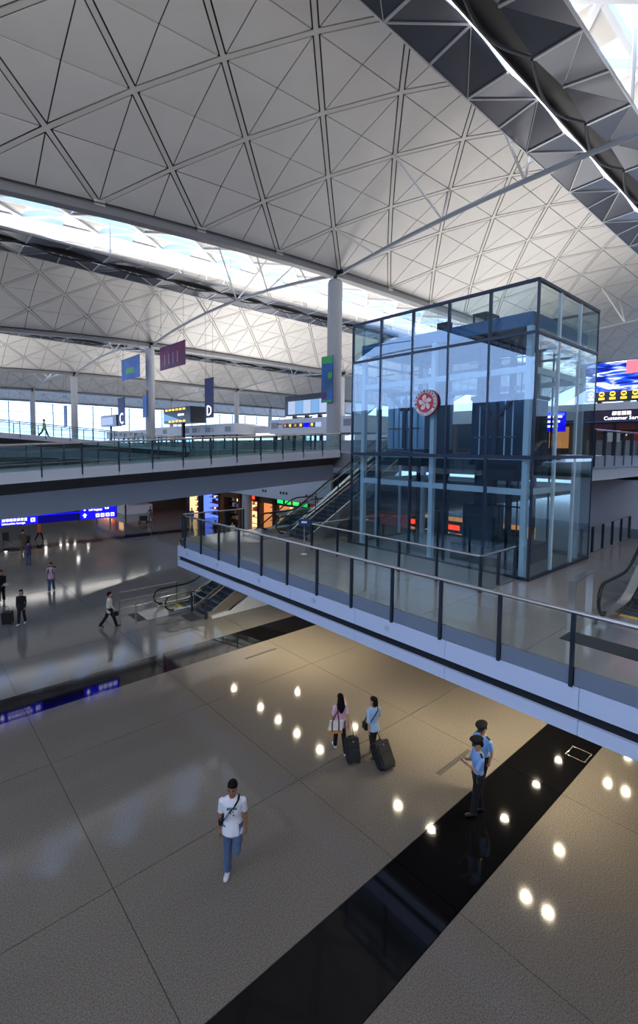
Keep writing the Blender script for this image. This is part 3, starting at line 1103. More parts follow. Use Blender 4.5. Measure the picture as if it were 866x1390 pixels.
# machine gear on top
for y, w, h in ((9.4, .5, .7), (10.0, .35, .35), (8.3, 1.4, .28)):
    mb = MB()
    for a in (-1, 1):
        for b in (-1, 1):
            mb.box(16.6 + a * .4 - .03, 16.6 + a * .4 + .03, y + b * w / 2 - .03, y + b * w / 2 + .03, 12.58, 12.58 + h)
    mb.box(16.15, 17.05, y - w / 2 - .04, y + w / 2 + .04, 12.58 + h - .06, 12.58 + h)
    build('machine_frame', mb, 'shaft_dark', tw)
# guide rails and masts
for y in (12.7, 11.55, 9.9, 9.55, 8.6, 7.65):
    build('guide_rail', MB().box(17.1, 17.25, y - .06, y + .06, ZM, 12.3), 'shaft_dark', tw)
for y, w in ((11.15, .26), (8.95, .16), (9.25, .16)):
    build('mast', MB().box(16.4, 16.7, y - w, y + w, ZM, 12.5 if w < .2 else 13.3), 'shaft_dark', tw)
for y in (11.9, 12.5, 8.1, 8.4):
    build('cable', MB().tube([(16.9, y, ZM), (16.9, y, 12.3)], .025, 6), 'shaft_dark', tw)
for k in range(6):
    build('cross_brace', MB().bar((17.15, 7.65, 4.9 + k * 1.3), (17.15, 9.9, 4.9 + k * 1.3), .06, .05), 'shaft_dark', tw)
build('pit_frame', MB().box(15.6, 18.6, 7.6, 10.0, ZM + .5, ZM + .62).box(15.6, 15.7, 7.6, 10.0, ZM, ZM + .62).box(15.6, 18.6, 7.6, 7.7, ZM, ZM + .62), 'shaft_dark', tw)
build('buffer_box', MB().box(15.9, 16.9, 8.6, 9.7, ZM, ZM + 2.1), 'car_dark', tw)
# control room mezzanine windows at the tower top
for y in (13.5, 12.3, 9.2, 8.1):
    build('bracket', MB().bar((15.25, y, 11.3), (15.25, y - .9, 11.3), .05, .05), 'mullion', tw)

CARS = [('steel lift car at upper level on the left side of the glass tower', 12.55, 8.15, .95), ('dark glass lift car on the right side of the glass tower', 8.55, 7.75, .95)]
for k, (lb, y, z, hw) in enumerate(CARS):
    t = thing('lift_car', (17.2, y, z), lb, 'lift car', 'lift cars inside the glass tower')
    mt = 'car_steel' if k == 0 else 'car_dark'
    build('body', MB().box(16.0, 18.0, y - hw, y + hw, z + .15, z + 2.35), mt, t)
    build('floor_plate', MB().box(15.95, 18.05, y - hw - .04, y + hw + .04, z, z + .15), 'shaft_dark', t)
    build('crown', MB().box(15.95, 18.05, y - hw - .04, y + hw + .04, z + 2.35, z + 2.5), 'shaft_dark', t)
    build('seam', MB().box(15.98, 16.0, y - .05, y + .05, z + .15, z + 2.35), 'shaft_dark', t)
    for sg in (-1, 1):
        build('yoke_arm', MB().bar((15.9, y + sg * .12, z + 1.75), (15.9, y + sg * .75, z + 2.4), .08, .1), 'shaft_dark', t)
    build('yoke_post', MB().box(15.86, 15.96, y - .07, y + .07, z + .2, z + 2.2), 'shaft_dark', t)
    for q in (-.62, -.34, .34, .62):
        build('panel_strip', MB().box(15.975, 16.0, y + q - .02, y + q + .02, z + .2, z + 2.3), 'white_steel' if k else 'blue_beam', t)
    build('window', MB().box(15.97, 15.99, y - .3, y + .3, z + 1.0, z + 2.0), 'screen_dark' if k else 'car_steel', t)
    build('grab_rail', MB().tube([(15.9, y - .8, z + 1.0), (15.9, y + .8, z + 1.0)], .03, 6), 'stainless', t)
    build('under_box', MB().box(16.3, 17.6, y - .6, y + .6, z - .55, z), 'shaft_dark', t)

# round emblem on the tower front
ex, ey, ez = 14.6, 10.54, 9.99
em = thing('emblem_sign', (ex, ey, ez - .48), 'round red and white five-petal flower emblem on the glass lift tower', 'emblem')
build('disc', MB().lathe([(0.47, -0.05), (0.48, 0.02), (0.48, 0.07)], (ex, ey, ez), 40, 'x'), 'white_paint', em, smooth=True)
build('red_field', MB().lathe([(0.36, -0.062), (0.36, -0.045)], (ex, ey, ez), 36, 'x'), 'red_paint', em)
build('red_edge', MB().lathe([(0.49, 0.0), (0.49, 0.075)], (ex, ey, ez), 40, 'x'), 'red_paint', em)
# petals: seen from -x, screen right is -y
for k in range(5):
    a = math.radians(90 + 72 * k)
    pts2 = [(0.02, 0.0), (0.09, 0.055), (0.17, 0.085), (0.25, 0.062), (0.29, 0.0), (0.275, -0.03), (0.20, -0.075), (0.11, -0.06), (0.05, -0.025)]
    ring = []
    for r_, w_ in pts2:
        w_ = w_ + 0.035 * math.sin(r_ * 10)
        h_ = r_ * math.cos(a) - w_ * math.sin(a)
        v_ = r_ * math.sin(a) + w_ * math.cos(a)
        ring.append((ex - .064, ey - h_, ez + v_))
    pt = build('petal', MB().prism(ring, (-.01, 0, 0)), 'white_paint', em)
    q = MB()
    p0 = (ex - .076, ey - .07 * math.cos(a), ez + .07 * math.sin(a))
    p1 = (ex - .076, ey - .19 * math.cos(a + .18), ez + .19 * math.sin(a + .18))
    build('petal_vein', q.tube([p0, p1], .008, 5), 'red_paint', pt)
chars = '中華人民共和國香港特別行政區'
for k, c in enumerate(chars):
    a = math.radians(205 - 230 * k / (len(chars) - 1))
    rr = 0.415
    up = Vector((0, -math.cos(a), math.sin(a)))
    rt = Vector((0, -math.sin(a), -math.cos(a)))
    p = Vector((ex - .056, ey, ez)) + up * (rr - .035) - rt * .04
    text('emblem_character', c, .095, p, rt, up, 'mullion', em)
for k, c in enumerate('HONG KONG'):
    a = math.radians(232 + 76 * k / 8)
    up = Vector((0, math.cos(a), -math.sin(a)))
    rt = Vector((0, math.sin(a), math.cos(a)))
    p = Vector((ex - .056, ey, ez)) - up * (0.415 + .03) - rt * .022
    if c != ' ':
        text('emblem_letter', c, .075, p, rt, up, 'mullion', em)

# ================================================================== HANGING BLUE WAYFINDING SIGN
SY = 26.35
t = thing('hanging_sign', (5.3, SY, 4.55), 'long lit blue wayfinding sign hung under the nearer footbridge', 'sign')
build('case', MB().box(2.2, 8.95, SY, SY + .22, 4.48, 5.3), 'sign_navy', t)


def sign_panel(x0, x1, z0, z1, mat='sign_blue'):
    return build('panel', MB().box(x0, x1, SY - .02, SY, z0, z1), mat, t)


sign_panel(3.28, 5.2, 4.5, 4.88)
sign_panel(3.28, 5.2, 4.9, 5.28)
sign_panel(5.25, 6.95, 4.5, 4.86, 'sign_blue_dim')
sign_panel(5.25, 6.95, 4.92, 5.28, 'sign_blue_dim')
build('panel', MB().box(5.2, 7.1, SY - .022, SY - .001, 4.86, 4.92), 'sign_blue', t)
sign_panel(7.1, 8.9, 4.5, 5.28)


def arrow(x, z, s, turn=0):
    pts = [(-.5, 0), (0, .5), (.5, 0), (.18, 0), (.18, -.5), (-.18, -.5), (-.18, 0)]
    ca, sa = math.cos(turn), math.sin(turn)
    build('arrow', MB().prism([(x + s * (p[0] * ca - p[1] * sa), SY - .024, z + s * (p[0] * sa + p[1] * ca)) for p in pts], (0, -.006, 0)), 'sign_white', t)


arrow(3.48, 5.08, .24, .6)
arrow(3.48, 4.69, .24)
arrow(7.32, 5.06, .22)
arrow(7.32, 4.70, .22)
R_, U_ = (1, 0, 0), (0, 0, 1)
text('lettering', '旅遊巴士', .15, (3.7, SY - .024, 5.11), R_, U_, 'sign_white', t)
text('lettering', 'Tourist/hotel coach', .135, (3.7, SY - .024, 4.95), R_, U_, 'sign_white', t)
text('lettering', '豪華轎車候車室', .15, (3.7, SY - .024, 4.70), R_, U_, 'sign_white', t)
text('lettering', 'Limousine lounge', .135, (3.7, SY - .024, 4.55), R_, U_, 'sign_white', t)
text('lettering', '行李寄存', .15, (7.52, SY - .024, 5.08), R_, U_, 'sign_white', t)
text('lettering', 'Left baggage', .135, (7.52, SY - .024, 4.93), R_, U_, 'sign_white', t)
for px, pz in ((4.98, 5.1), (4.98, 4.7), (8.42, 5.06), (7.95, 4.66), (8.2, 4.66), (8.45, 4.66), (8.7, 4.66)):
    o = build('pictogram', MB().box(px - .09, px + .09, SY - .028, SY - .022, pz - .09, pz + .09), 'sign_white', t)
    build('pictogram_mark', MB().box(px - .05, px + .02, SY - .032, SY - .027, pz - .05, pz + .03).box(px + .03, px + .06, SY - .032, SY - .027, pz - .06, pz + .06), 'sign_blue', o)
for x in (3.2, 7.9):
    build('hanger', MB().tube([(x, SY + .1, 5.3), (x, SY + .1, 6.4)], .03, 6), 'dark_steel', t)

# ================================================================== UPPER FLOOR: SCREEN AND CUSTOMER SERVICE
t = thing('video_wall', (34.0, 7.4, 11.4), 'large lit advertising screen of white streaks on blue at right', 'screen')
build('casing', MB().box(34.0, 34.4, 2.0, 12.05, 11.45, 13.95), 'screen_dark', t)
build('screen', MB().box(33.97, 34.0, 2.05, 12.0, 12.05, 13.9), 'led_swirl', t)
build('pink_segment', MB().box(33.955, 33.972, 8.3, 9.72, 13.1, 13.88), 'led_pink', t)
for k in range(9):
    y = 11.65 - .62 * k
    build('amber_symbol', MB().lathe([(0.16, 33.975), (0.16, 33.97)], (0, y, 11.92), 14, 'x'), 'amber', t)
    build('amber_caption', MB().box(33.965, 33.975, y - .17, y + .17, 11.56, 11.70), 'amber', t)
    build('symbol_core', MB().box(33.955, 33.968, y - .1, y + .1, 11.87, 11.97), 'screen_dark', t)
for y in (11.2, 9.0, 6.5, 4):
    build('support_leg', MB().box(34.1, 34.3, y - .12, y + .12, 10.9, 11.45), 'shaft_dark', t)
t = thing('service_counter', (34.2, 7, ZD), 'purple fronted customer service shop below the big advertising screen', 'shop')
build('fascia', MB().box(34.0, 34.5, 0, 12.2, 10.2, 10.88), 'purple_fascia', t)
build('white_band', MB().box(33.9, 34.6, -.5, 12.5, 10.9, 11.35), 'counter_white', t)
build('blue_line', MB().box(33.97, 34.02, 0, 12.2, 10.14, 10.22), 'blue_beam', t)
text('lettering', '顧客服務', .27, (33.98, 10.75 - .35, 10.58), (0, -1, 0), U_, 'sign_white', t)
text('lettering', 'Customer Service', .32, (33.98, 10.85, 10.28), (0, -1, 0), U_, 'sign_white', t)
build('red_band', MB().box(34.2, 34.4, 0, 12.2, 9.65, 10.1), 'maroon', t)
build('back_wall', MB().box(37.0, 37.2, -4, 13.0, ZD, 10.9), 'shop_wood', t)
build('counter_front', MB().box(34.6, 35.1, 3, 12.0, ZD, ZD + 1.0), 'counter_grey', t)
for k in range(4):
    y = 11.6 - 1.3 * k
    build('shop_post', MB().box(34.1, 34.25, y - .07, y + .07, ZD, 10.2), 'shop_dark', t)
for k in range(5):
    y = 11.2 - 1.0 * k
    build('lamp_glow', MB().lathe([(0.02, 9.3), (0.09, 9.36), (0.09, 9.46), (0.02, 9.52)], (36.2, y, 0), 10), 'shop_warm', t)
build('ceiling_plate', MB().box(34.3, 37.2, -4, 13, 10.1, 10.2), 'shop_dark', t)
build('poster', MB().box(34.05, 34.1, 9.9, 10.6, 8.9, 9.6), 'white_paint', t)
build('poster', MB().box(34.05, 34.1, 8.7, 9.3, 9.0, 9.5), 'red_paint', t)
# blue sign glimpsed through the tower side
t = thing('hanging_sign', (25.0, 10.2, 9.3), 'small lit blue sign seen through the right side of the lift tower', 'sign')
build('panel', MB().box(25.0, 25.1, 9.7, 10.8, 9.25, 10.25), 'sign_blue', t)
for k in range(3):
    build('lettering_bar', MB().box(24.985, 25.0, 9.85 + .1 * k, 10.62, 9.95 - .24 * k, 10.06 - .24 * k), 'sign_white', t)
build('pole', MB().box(25.02, 25.08, 10.2, 10.3, ZD, 9.25), 'dark_steel', t)

t = thing('shop_front', (40, 18, ZD), 'dark glazed shop block seen through the lift tower on the upper floor', 'shop')
build('shell', MB().box(40.3, 52, 12.6, 26, ZD, 11.9), 'shop_dark', t)
build('fascia', MB().box(39.9, 40.3, 12.6, 26, 10.7, 11.9), 'counter_white', t)
for k in range(7):
    build('pier', MB().box(40.1, 40.3, 12.8 + 2.1 * k, 13.1 + 2.1 * k, ZD, 10.7), 'shop_wood', t)
    if k < 6:
        build('shop_window', MB().box(40.2, 40.28, 13.2 + 2.1 * k, 14.7 + 2.1 * k, ZD + .5, 10.2), ['screen_dark', 'shop_warm_dim', 'screen_dark', 'screen_dark', 'shop_warm_dim', 'screen_dark'][k], t)

# ================================================================== CHECK-IN HALL
def uplight_fill(x, y, z, sx, sy, power):
    """broad upward area light without a built fixture, washing the vaults above"""
    ld = bpy.data.lights.new('uplight_fill', 'AREA')
    ld.shape = 'RECTANGLE'
    ld.size, ld.size_y = sx, sy
    ld.energy = power
    ld.color = (1.0, 0.95, 0.90)
    lo = bpy.data.objects.new('uplight_fill', ld)
    COL.objects.link(lo)
    lo.location = (x, y, z)
    lo.rotation_euler = (math.pi, 0, 0)


def island(label, x, y0, y1, z0=9.7, z1=11.2, light=False):
    t = thing('check_in_island', (x + 2, (y0 + y1) / 2, ZD), label, 'check-in island', 'check-in islands of the upper hall')
    build('header', MB().box(x, x + 5, y0, y1, z0, z1), 'counter_white', t)
    build('desk_front', MB().box(x + .6, x + 4.4, y0 + .4, y1 - .4, ZD, ZD + 1.05), 'counter_grey', t)
    n = max(2, int((y1 - y0) / 3))
    for k in range(n + 1):
        y = y0 + .4 + (y1 - y0 - .8) * k / n
        build('post', MB().box(x + .5, x + .7, y - .08, y + .08, ZD, z0), 'dark_steel', t)
    uplight_fill(x + 2.5, (y0 + y1) / 2, z1 + .15, 4.0, y1 - y0, 1700)
    if light:
        build('light_band', MB().box(x - .02, x, y0 + .1, y1 - .1, z0 - .02, z0 + .28), 'counter_light', t)
    return t


t = island('white check-in island with a strip of small screens behind the nearest column', 30, 28.2, 41.56)
for k in range(7):
    y = 39.2 - .84 * k
    build('screen', MB().box(29.95, 30.0, y - .76, y, 10.32, 10.74), ['screen_dark', 'screen_dark', 'screen_dark', 'screen_dark', 'sign_blue', 'screen_dark', 'screen_grey'][k], t)
    if k in (0, 1, 2, 3, 5):
        build('screen_text', MB().box(29.94, 29.95, y - .5, y - .22, 10.42, 10.66), 'amber' if k % 2 else 'shop_warm_dim', t)
build('grille', MB().box(29.96, 30.0, 40.1, 41.2, 10.3, 10.9), 'counter_grey', t)
for k in range(4):
    build('stud', MB().lathe([(0.06, 29.96), (0.06, 30.0)], (0, 39.5 + .2 * k, 10.72), 8, 'x'), 'shaft_dark', t)
build('grille', MB().box(29.96, 30.0, 29.5, 30.4, 10.3, 10.9), 'counter_grey', t)
t = island('white check-in island with letter D panels beneath the D banner', 34, 55.0, 81, 10.0, 11.5)
for y in (57, 62.5, 66.5, 69, 77):
    build('grille', MB().box(33.95, 34.0, y - 1.0, y + .4, 10.4, 11.1), 'counter_grey', t)
for y in (61.0, 65.0):
    text('letter', 'D', .8, (33.94, y, 10.45), (0, -1, 0), U_, 'counter_grey', t)
t = island('long white check-in island with glowing counter light beyond the D banner', 37, 41.5, 54.5, 9.9, 11.1, True)
build('blue_sign', MB().box(36.9, 36.97, 46.0, 47.6, 10.1, 11.2), 'sign_blue', t)
t = island('far white check-in island below the letter C banner', 38, 88, 118, 10.0, 11.6)
for k in range(9):
    build('grille', MB().box(37.94, 38.0, 90 + 3 * k, 91.2 + 3 * k, 10.5, 11.1), 'counter_grey', t)
island('low pale check-in island at the foot of the second column', 44, 58, 86, 9.5, 10.8, True)
island('distant check-in island deep in the hall behind the display boards', 62, 36, 60, 9.7, 11.0)
island('distant check-in island deep in the hall beyond the second tie tube', 66, 92, 130, 9.7, 11.0)
uplight_fill(46, 19.3, 12.1, 10, 12, 1500)  # added roof wash above the shop block, not a known fitting
uplight_fill(-8, -10, 11.0, 12, 30, 6500)  # added fill hanging free behind the camera, lifts the near-left vault
uplight_fill(2, 84, 9.6, 16, 30, 4500)  # added fill over the far-left slab, brightens the farther vaults
uplight_fill(37, 6, 11.6, 4, 14, 1200)  # added roof wash above the service shop, not a known fitting

t = thing('display_board', (30.2, 36, 11.35), 'glossy five panel flight display board standing on the nearest island', 'display board')
build('casing', MB().box(30.2, 30.7, 32.6, 39.2, 11.45, 13.5), 'screen_dark', t)
for k in range(5):
    y = 38.6 - 1.18 * k
    build('screen', MB().box(30.16, 30.2, y - 1.1, y, 11.65, 12.95), 'screen_sky' if k % 2 else 'screen_grey', t)
for k in range(3):
    build('foot', MB().box(30.25, 30.55, 37.6 - 1.9 * k, 38.0 - 1.9 * k, 11.2, 11.45), 'shaft_dark', t)
t = thing('display_board', (31, 66, 11.5), 'black display board with amber numbers beyond the second column', 'display board')
build('casing', MB().box(31, 33.4, 61.6, 70.3, 11.7, 13.95), 'screen_dark', t)
build('screen', MB().prism([(30.95, 70.0, 13.2), (30.95, 64.4, 12.1), (30.95, 70.0, 12.1)], (-.02, 0, 0)), 'screen_sky', t)
for k in range(6):
    for z in (13.55, 11.85):
        if z > 12 or k > 0:
            build('amber_figure', MB().box(30.95, 30.99, 69.6 - 1.15 * k - .7, 69.6 - 1.15 * k, z, z + .24), 'amber', t)
build('caption', MB().box(30.95, 30.99, 63.6, 65.4, 12.75, 13.0), 'sign_white', t)
build('support_leg', MB().box(31.5, 31.9, 65, 65.4, 8, 11.7), 'shaft_dark', t)
t = thing('display_board', (31, 95, 11.5), 'small distant display board beside the letter C banner', 'display board')
build('casing', MB().box(31, 32, 90.9, 99.5, 12.0, 14.1), 'screen_dark', t)
for k in range(4):
    build('screen', MB().box(30.95, 31, 92.6 + 1.65 * k, 94.1 + 1.65 * k, 12.3, 13.7), 'screen_grey', t)
build('support_leg', MB().box(31.3, 31.6, 95, 95.3, 8, 12.0), 'shaft_dark', t)
for nm, x, y0, y1, z0, z1, lt, lb in (('letter_banner', 31, 55.3, 57.5, 12.1, 17.1, 'D', 'tall navy banner with white letter D'),
                                      ('letter_banner', 31, 86.6, 89.9, 12.0, 16.8, 'C', 'tall navy banner with white letter C'),
                                      ('letter_banner', 24.9, 99.7, 101.7, 11.8, 15.7, '', 'narrow navy banner edge by the second farthest column')):
    t = thing(nm, (x, (y0 + y1) / 2, z0), lb, 'banner')
    build('cloth', MB().box(x, x + .1, y0, y1, z0, z1), 'banner_navy', t)
    if lt:
        text('letter', lt, (y1 - y0) * .85, (x - .02, y1 - (y1 - y0) * .22, z0 + .3), (0, -1, 0), U_, 'sign_white', t)
    build('top_bar', MB().box(x - .05, x + .15, y0 - .05, y1 + .05, z1, z1 + .1), 'dark_steel', t)
    for y in (y0 + .2, y1 - .2):
        build('wire', MB().tube([(x + .05, y, z1), (x + .05, y, roofz(x, y) - .2)], .015, 4), 'dark_steel', t)
t = thing('hanging_banner', (24, 52, 17.2), 'purple and magenta advertising banner hung beside the second column', 'banner')
build('cloth', MB().box(24, 24.08, 48.85, 55.3, 17.2, 19.74), 'banner_purple', t)
for k in range(4):
    build('print_line', MB().box(23.985, 24.0, 50.6 + k * 1.1, 50.75 + k * 1.1, 17.7, 18.9), 'pink_shirt', t)
build('top_bar', MB().box(23.97, 24.12, 48.8, 55.35, 19.74, 19.82), 'dark_steel', t)
for y in (49.2, 55):
    build('wire', MB().tube([(24.04, y, 19.8), (24.04, y, roofz(24, y) - .2)], .015, 4), 'dark_steel', t)
t = thing('hanging_banner', (24, 64.7, 17.2), 'bright blue advertising banner hung beyond the second column', 'banner')
build('cloth', MB().box(24, 24.08, 61.6, 67.95, 17.2, 19.95), 'banner_blue', t)
build('print_patch', MB().box(23.985, 24.0, 63.6, 66.4, 18.0, 18.7), 'lime', t)
build('top_bar', MB().box(23.97, 24.12, 61.55, 68.0, 19.95, 20.03), 'dark_steel', t)
for y in (62, 67.5):
    build('wire', MB().tube([(24.04, y, 20), (24.04, y, roofz(24, y) - .2)], .015, 4), 'dark_steel', t)
t = thing('hanging_banner', (25.4, 27.6, 11.86), 'green topped blue banner fixed to the nearest column', 'banner')
build('cloth', MB().box(25.36, 25.44, 27.0, 28.25, 11.86, 15.4), 'banner_green', t)
build('green_patch', MB().box(25.345, 25.36, 27.0, 28.25, 14.85, 15.4), 'lime', t)
build('green_patch', MB().box(25.345, 25.36, 27.0, 28.25, 11.86, 12.02), 'lime', t)
build('green_patch', MB().lathe([(0.26, 25.345), (0.26, 25.36)], (0, 27.26, 13.9), 16, 'x'), 'lime', t)
build('purple_patch', MB().lathe([(0.3, 25.345), (0.3, 25.36)], (0, 27.9, 12.4), 16, 'x'), 'banner_purple', t)
for z in (12.2, 15.1):
    build('arm', MB().box(25.44, 25.85, 27.55, 27.65, z - .03, z + .03), 'dark_steel', t)
t = thing('hanging_banner', (25.6, 64.0, 12.2), 'slim blue and orange banner on the side of the second column', 'banner')
build('cloth', MB().box(25.55, 25.63, 63.3, 64.6, 12.2, 15.8), 'banner_blue', t)
build('orange_patch', MB().box(25.54, 25.55, 63.3, 64.6, 15.2, 15.8), 'leather_tan', t)
build('arm', MB().box(25.63, 25.9, 63.85, 63.95, 14, 14.06), 'dark_steel', t)

# ================================================================== ARRIVALS SHOPS
def shop(label, y0, y1, glow, sign, signmat, back='shop_dark'):
    t = thing('shop_front', (26.6, (y0 + y1) / 2, 0), label, 'shop')
    build('fascia', MB().box(26.5, 26.8, y0 + .05, y1 - .05, 3.0, 3.7), back, t)
    build('side_pier', MB().box(26.5, 26.9, y0, y0 + .25, 0, 3.7), back, t)
    build('side_pier', MB().box(26.5, 26.9, y1 - .25, y1, 0, 3.7), back, t)
    build('back_wall', MB().box(28.3, 28.5, y0, y1, 0, 3.7), glow, t)  # emissive choice makes the wall itself glow in place of shop lamps
    build('partition', MB().box(26.9, 28.3, y1 - .12, y1, 0, 3.0), glow, t)  # given the same glow to brighten the shop interior
    for k in range(4):
        z = .5 + .65 * k
        s_ = build('shelf', MB().box(27.5, 28.1, y0 + .4, y1 - .4, z, z + .05), 'shop_wood', t)
        for q in range(int((y1 - y0 - 1) / .45)):
            y = y0 + .5 + .45 * q
            build('goods', MB().box(27.55, 27.9, y, y + .28, z + .05, z + .2 + .3 * random.random()), random.choice(['red_paint', 'leather_tan', 'canvas_white', 'maroon', 'shop_warm', 'banner_blue']), s_)  # goods in the emissive colour carry painted shop light too
    if sign:
        n = sign
        w = (y1 - y0 - .8) / n
        for q in range(n):
            y = y1 - .5 - w * q
            build('sign_mark', MB().box(26.46, 26.5, y - w * .7, y, 3.2, 3.52), signmat, t)
    return t


shop('shop with red lit sign left of the grey lower column', 38.5, 41.8, 'shop_warm', 2, 'neon_red')
shop('brightly stocked shop right of the grey lower column', 36.0, 38.4, 'shop_warm_dim', 0, 'neon_red', 'shop_wood')
shop('shop with green lit sign behind the mezzanine escalator', 30.5, 35.9, 'shop_warm_dim', 4, 'neon_green')
shop('shop with blue poster light beyond the red sign', 46.0, 50.5, 'shop_blue', 0, 'neon_red')
shop('dark wooden shop front between the blue and red signs', 42.0, 45.9, 'shop_dark', 0, 'neon_red', 'shop_wood')
shop('warm lit shop seen past the end of the mezzanine rail', 50.6, 54.0, 'shop_warm', 0, 'neon_red')
shop('shop with orange lit shelves seen through the foot of the lift tower', 22.0, 30.0, 'shop_warm', 3, 'neon_red')
shop('shop with small red lit marks seen through the tower right side', 12.5, 21.5, 'shop_warm_dim', 3, 'neon_red')
t = thing('column', (26.1, 40.2, 0), kind='structure')
build('shaft', MB().lathe([(0.5, 0), (0.5, 3.75)], (25.9, 39.6, 0), 20), 'column_paint', t, smooth=True)
# dark blue booth roof and yellow counter far back on the arrivals floor
t = thing('kiosk', (21, 62, 0), 'dark blue roofed kiosk far back on the arrivals floor', 'kiosk')
build('canopy', MB().box(20.5, 24.5, 58, 70, 2.6, 3.3), 'sign_navy', t)
build('counter', MB().box(20.8, 24.2, 58.5, 69.5, 0, 1.05), 'counter_white', t)
for y in (58.5, 64, 69.5):
    build('post', MB().box(20.8, 20.95, y - .07, y + .07, 0, 2.6), 'dark_steel', t)
build('glow_panel', MB().box(20.78, 20.8, 59, 60.6, 1.1, 2.0), 'shop_warm', t)
t = thing('kiosk', (16, 72, 0), 'yellow banded counter far back beyond the hanging blue sign', 'kiosk')
build('counter', MB().box(12, 20, 76, 77.5, 0, 1.2), 'counter_grey', t)
build('yellow_band', MB().box(11.8, 20.2, 75.9, 77.6, 1.2, 1.9), 'comb_yellow', t)
t = thing('advert_panel', (19, 66, 0), 'far red and white lit advertising panel mirrored in the floor', 'advert')
build('stand', MB().box(24.6, 24.9, 74, 82, 0, .3), 'dark_steel', t)
build('lit_face', MB().box(24.6, 24.8, 74, 82, .3, 3.2), 'neon_red', t)
for k in range(5):
    build('white_stripe', MB().box(24.55, 24.6, 74.6 + 1.5 * k, 75.3 + 1.5 * k, .5, 3.0), 'sign_white', t)

# ================================================================== PEOPLE
PENDING = []      # (object, voxel size, smoothing steps): turned into one skin each at the end


def ell(c, u, w, a, b, n=12):
    return [c + u * (a * math.cos(2 * math.pi * k / n)) + w * (b * math.sin(2 * math.pi * k / n)) for k in range(n)]


def loft(mb, secs, n=12, ref=(1, 0, 0)):
    """secs: list of (centre, half width along ref, half depth); closed with small end rings"""
    cs = [Vector(s_[0]) for s_ in secs]
    rs = []
    for i, (c, a, b) in enumerate(secs):
        d = cs[min(i + 1, len(cs) - 1)] - cs[max(i - 1, 0)]
        if d.length < 1e-6:
            d = Vector((0, 0, 1))
        d.normalize()
        u = Vector(ref) - d * Vector(ref).dot(d)
        if u.length < 1e-3:
            u = d.orthogonal()
        u.normalize()
        w = d.cross(u)
        if i == 0:
            rs.append(ell(cs[0] - d * min(a, b) * .5, u, w, a * .5, b * .5, n))
        rs.append(ell(cs[i], u, w, a, b, n))
        if i == len(cs) - 1:
            rs.append(ell(cs[i] + d * min(a, b) * .5, u, w, a * .5, b * .5, n))
    mb.rings(rs)
    return mb


def lbuild(name, mb, mat, parent, smooth=True):
    """part given in its parent's own frame"""
    me = bpy.data.meshes.new(name)
    me.from_pydata([tuple(p) for p in mb.v], [], mb.f)
    me.materials.append(MATS[mat])
    if smooth:
        me.polygons.foreach_set('use_smooth', [True] * len(me.polygons))
    o = bpy.data.objects.new(name, me)
    COL.objects.link(o)
    o.parent = parent
    return o


def skinned(name, mb, mat, parent, voxel, steps=4):
    o = lbuild(name, mb, mat, parent)
    r = o.modifiers.new('fuse', 'REMESH')
    r.mode = 'VOXEL'
    r.voxel_size = voxel
    r.use_smooth_shade = True
    s_ = o.modifiers.new('soften', 'SMOOTH')
    s_.factor = 0.5
    s_.iterations = steps
    PENDING.append(o)
    return o


